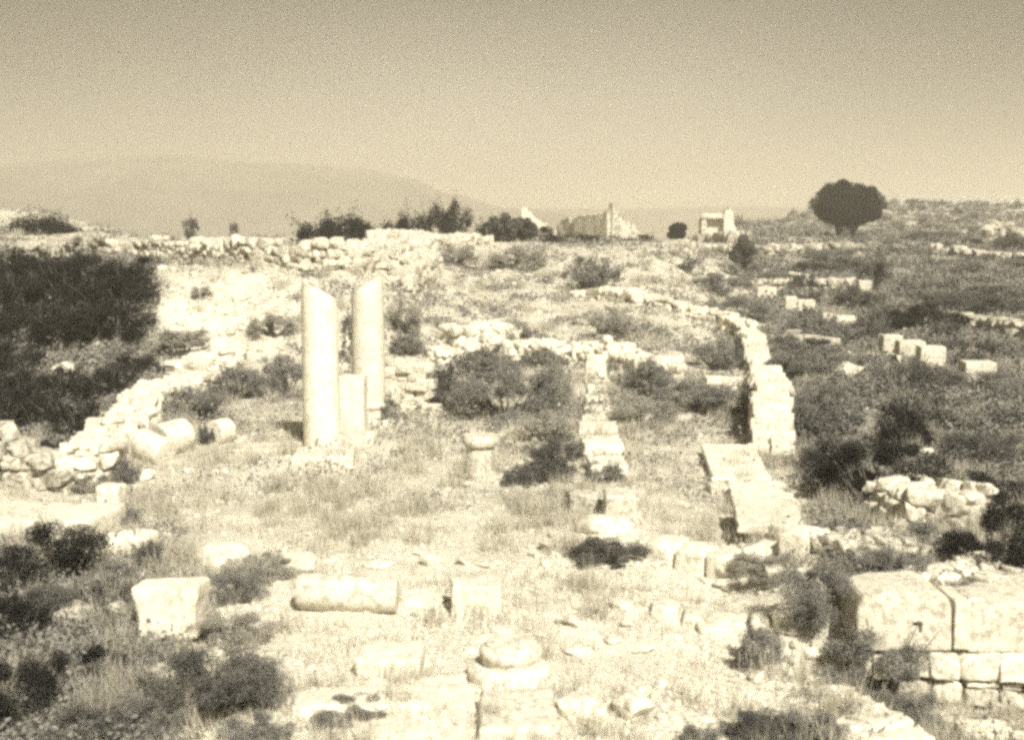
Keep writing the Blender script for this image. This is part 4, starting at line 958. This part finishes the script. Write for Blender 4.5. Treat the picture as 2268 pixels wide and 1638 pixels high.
# ================================================================== LOOSE STONES
LS = [('the round column base', 1130, 1480), ('the fallen shaft', 760, 1320), ('the long step', 800, 1550), ('the scalloped slab', 1330, 1200), ('the tilted pavement', 1690, 1090), ('the block row', 1620, 1210),
      ('the lone moulded base', 1063, 1010), ('the nearer column', 712, 1010), ('the fallen drums', 390, 980), ('the large bright block', 360, 1380), ('the tilted corner block', 310, 1530), ('the ledge slabs', 150, 1180),
      ('the central row', 1330, 950), ('the ashlar wall', 2100, 1400), ('the terrace edge', 1850, 1560), ('the rubble bank', 2100, 1260), ('the spoil heap', 480, 700), ('the cross wall', 1200, 770), ('the far aisle wall', 1450, 680), ('the stone heap', 930, 560), ('the ridge wall', 500, 570), ('the centre block', 1055, 1310), ('the thin sill', 1600, 1340), ('the egg shaped boulder', 1402, 1560)]
def loose(x, y, w_, flat=.6, mat=None, slab=False):
    near = sorted(LS, key=lambda t: (t[1] - x) ** 2 + (t[2] - y) ** 2); lm = near[0]
    szn = 'fist sized' if w_ < 14 else 'small' if w_ < 24 else 'middling' if w_ < 40 else 'large'
    fl = 'flat' if flat < .42 else 'blunt'; k_ = random.randrange(9)
    pos = 'behind' if y < lm[2] - 25 else 'in front of' if y > lm[2] + 35 else 'left of' if x < lm[1] else 'right of'
    sd2 = '' if pos in ('left of', 'right of') else (', to its left' if x < lm[1] - 30 else ', to its right' if x > lm[1] + 30 else '')
    nm = 'half buried paving stone' if slab else 'loose stone'
    lb = uniq([f'{szn} {fl} {nm} {pos} {lm[0]}{sd2}', f'{szn} {fl} {nm} between {lm[0]} and {near[1][0]}', f'{szn} {fl} {nm} between {lm[0]} and {near[2][0]}', f'{szn} {fl} {nm} between {lm[0]} and {near[3][0]}', f'{szn} {fl} {nm} off towards {near[1][0]} from {near[2][0]}', f'{szn} {fl} {nm} off from {near[1][0]} towards {near[3][0]}', f'{szn} {fl} {nm} off from {lm[0]} towards {near[4][0]}'])
    rock(lb, x, y, w_, w_ * flat, None, mat, 'broken paving stones of the foreground' if slab else 'loose stones strewn over the site', k_ , name='paving_stone' if slab else 'loose_stone')
rs = random.Random(77); random.seed(99)
for _ in range(130):   # foreground rubble
    x, y = rs.uniform(420, 1850), 1200 + 440 * rs.random()
    if 640 < x < 1110 and 1260 < y < 1650 and rs.random() < .6: continue
    loose(x, y, rs.choice([10, 14, 18, 24, 34, 50]) * rs.uniform(.8, 1.3), rs.uniform(.35, .6))
for _ in range(46):
    x, y = rs.uniform(560, 1780), rs.uniform(1225, 1620)
    loose(x, y, rs.uniform(50, 120), rs.uniform(.14, .22), 'marble' if rs.random() < .4 else None, True)
for _ in range(60):   # nave floor and left
    loose(rs.uniform(300, 1620), rs.uniform(1000, 1200), rs.choice([8, 11, 15, 22]) * rs.uniform(.8, 1.3), rs.uniform(.35, .6))
for _ in range(34):   # spoil heap
    loose(rs.gauss(480, 90), rs.gauss(690, 42), rs.uniform(8, 22), .5)
for _ in range(36): loose(rs.uniform(900, 1600), rs.uniform(640, 760), rs.uniform(6, 22), .4)
for _ in range(24): loose(rs.uniform(1960, 2260), rs.uniform(1180, 1310), rs.uniform(12, 34), .6)

# ================================================================== STUFF: gravel, dry grass, low scrub
hcache = lambda x, y: h(x, y)
def scatter(n, dens, y0=8.2, y1=150, seed=1, xmax=.44):
    rg = np.random.default_rng(seed); res = []
    while len(res) < n:
        k = 4000; D = y0 * np.exp(rg.uniform(0, math.log(y1 / y0), k)); u_ = rg.uniform(-xmax, xmax, k)
        for d_, uu in zip(D, u_):
            x = d_ * uu
            if rg.random() < dens(x, d_): res.append((x, d_, h(x, d_)))
            if len(res) >= n: break
    return np.array(res)
def clump(x, y, s=.6, z=0): return max(0, min(1, .5 + 1.6 * noise.noise(Vector((x * s, y * s, z)))))
# gravel
pts = scatter(6500, lambda x, y: (1 - min(1, max(0, veg(x, y)))) * clump(x, y, .8, 2) + (2 * clump(x, y, 1.1, 6) if (x + 9) ** 2 < 9 and 31 < y < 38 else 0), y1=60, seed=4)
mb = MB(); rv = [rock_verts(40 + k, 1, .25, .6) for k in range(6)]
rg = np.random.default_rng(3)
for q in pts:
    v, f = rv[rg.integers(6)]; s_ = rg.uniform(.012, .045) * (1 + q[1] / 30) * (2.2 if q[1] > 31 and rg.random() < .3 else 1); mb.add(rotz(v, rg.uniform(0, 6)) * s_ + q, f)
o = mb.build('gravel', M['lime'], None, 30); tag(o, 'small broken stones strewn over the pale ground', 'gravel', kind='stuff')
def blades(name, label, cat, pts, per, hgt, wid, spread, mat, seed, lean=.45):
    rg = np.random.default_rng(seed); n = len(pts); P0 = np.repeat(pts, per, 0); sc = np.repeat(rg.uniform(.6, 1.35, n), per)
    N_ = len(P0); dist = P0[:, 1]; off = rg.normal(size=(N_, 2)) * spread * (1 + dist / 60)[:, None]
    a_ = rg.uniform(0, 2 * np.pi, N_); hh_ = rg.uniform(.5, 1.2, N_) * hgt * sc; wd = wid * (1 + dist / 14)
    base = P0.copy(); base[:, :2] += off; base[:, 2] -= .02
    ln = rg.uniform(0, lean, N_) * hh_; dr = np.stack([np.cos(a_), np.sin(a_)], 1)
    sd_ = rg.uniform(0, 2 * np.pi, N_); sv = np.stack([np.cos(sd_), np.sin(sd_), np.zeros(N_)], 1) * wd[:, None]
    tip = base.copy(); tip[:, :2] += dr * ln[:, None]; tip[:, 2] += hh_
    v = np.stack([base - sv, base + sv, tip], 1).reshape(-1, 3); f = np.arange(N_ * 3).reshape(-1, 3)
    mb = MB(); mb.add(v, f); o = mb.build(name, M[mat], smooth=False); tag(o, label, cat, kind='stuff')
def inpx(x, y): return proj(Vector((x, y, base_h(x, y))))
def dens_grass(x, y):
    px, py = inpx(x, y); v = veg(x, y)
    d_ = .07 + .45 * v
    if py > 1230 and 430 < px < 1750: d_ = .05 + .14 * clump(x, y, .9, 31) ** 2
    return d_ * clump(x, y, .7, 9) ** 1.2 * (.3 if v > .85 else 1)
pts = scatter(17000, dens_grass, y1=110, seed=11)
blades('dry_grass', 'pale dry grass growing in tufts over the whole site', 'grass', pts, 10, .15, .0032, .06, 'grass', 5)
pts = scatter(1500, lambda x, y: clump(x, y, .9, 41) ** 2 * (.05 + max(0, veg(x, y))) * (1.6 if abs(x) < 9 else 1) * (.2 if veg(x, y) > .8 else 1), y1=60, seed=21)
blades('tall_grass', 'taller tufts of dry straw coloured grass dotted among the stones', 'grass', pts, 55, .30, .0035, .07, 'grass', 6, .6)
def dens_scrub(x, y):
    v = veg(x, y); return max(0, v - .2) * clump(x, y, .5, 20) * (.25 if (y > 55 and x < 0) else 1)
pts = scatter(22000, dens_scrub, y1=190, seed=12)
rg = np.random.default_rng(8); cs = []; 
for q in pts:
    k = 16 if q[1] < 40 else 11; r_ = rg.uniform(.10, .28) * (1 + q[1] / 90); c_ = rg.normal(size=(k, 3)) * r_ * np.array([.6, .6, .35]); c_[:, 2] = np.abs(c_[:, 2]) + .03; cs.append(c_ + q)
c_ = np.concatenate(cs); v, f = leaf_quads(c_, .011)
v = (v.reshape(-1, 4, 3) - c_[:, None, :]) * (1 + c_[:, None, 1:2] / 9) + c_[:, None, :]
mb = MB(); mb.add(v.reshape(-1, 3), f); o = mb.build('low_scrub', M['scrub'], smooth=False); tag(o, 'low thorny ground scrub covering the slopes and the outer ground', 'scrub', kind='stuff')

# ================================================================== HAZE
m, t, o_ = new_mat('haze'); pv = N(t, 'ShaderNodeVolumePrincipled'); pv.inputs['Color'].default_value = (.80, .755, .65, 1)
pv.inputs['Density'].default_value = .0014; pv.inputs['Anisotropy'].default_value = .1; t.links.new(pv.outputs[0], o_.inputs['Volume'])
v, f = cube_grid([-1, 1]); mb = MB(); mb.add(v * np.array([10500, 8400, 47]) + np.array([0, 5000, 16]), f)
o = mb.build('haze', m, smooth=False); tag(o, 'pale dusty haze hanging over the whole valley', 'haze', kind='stuff')
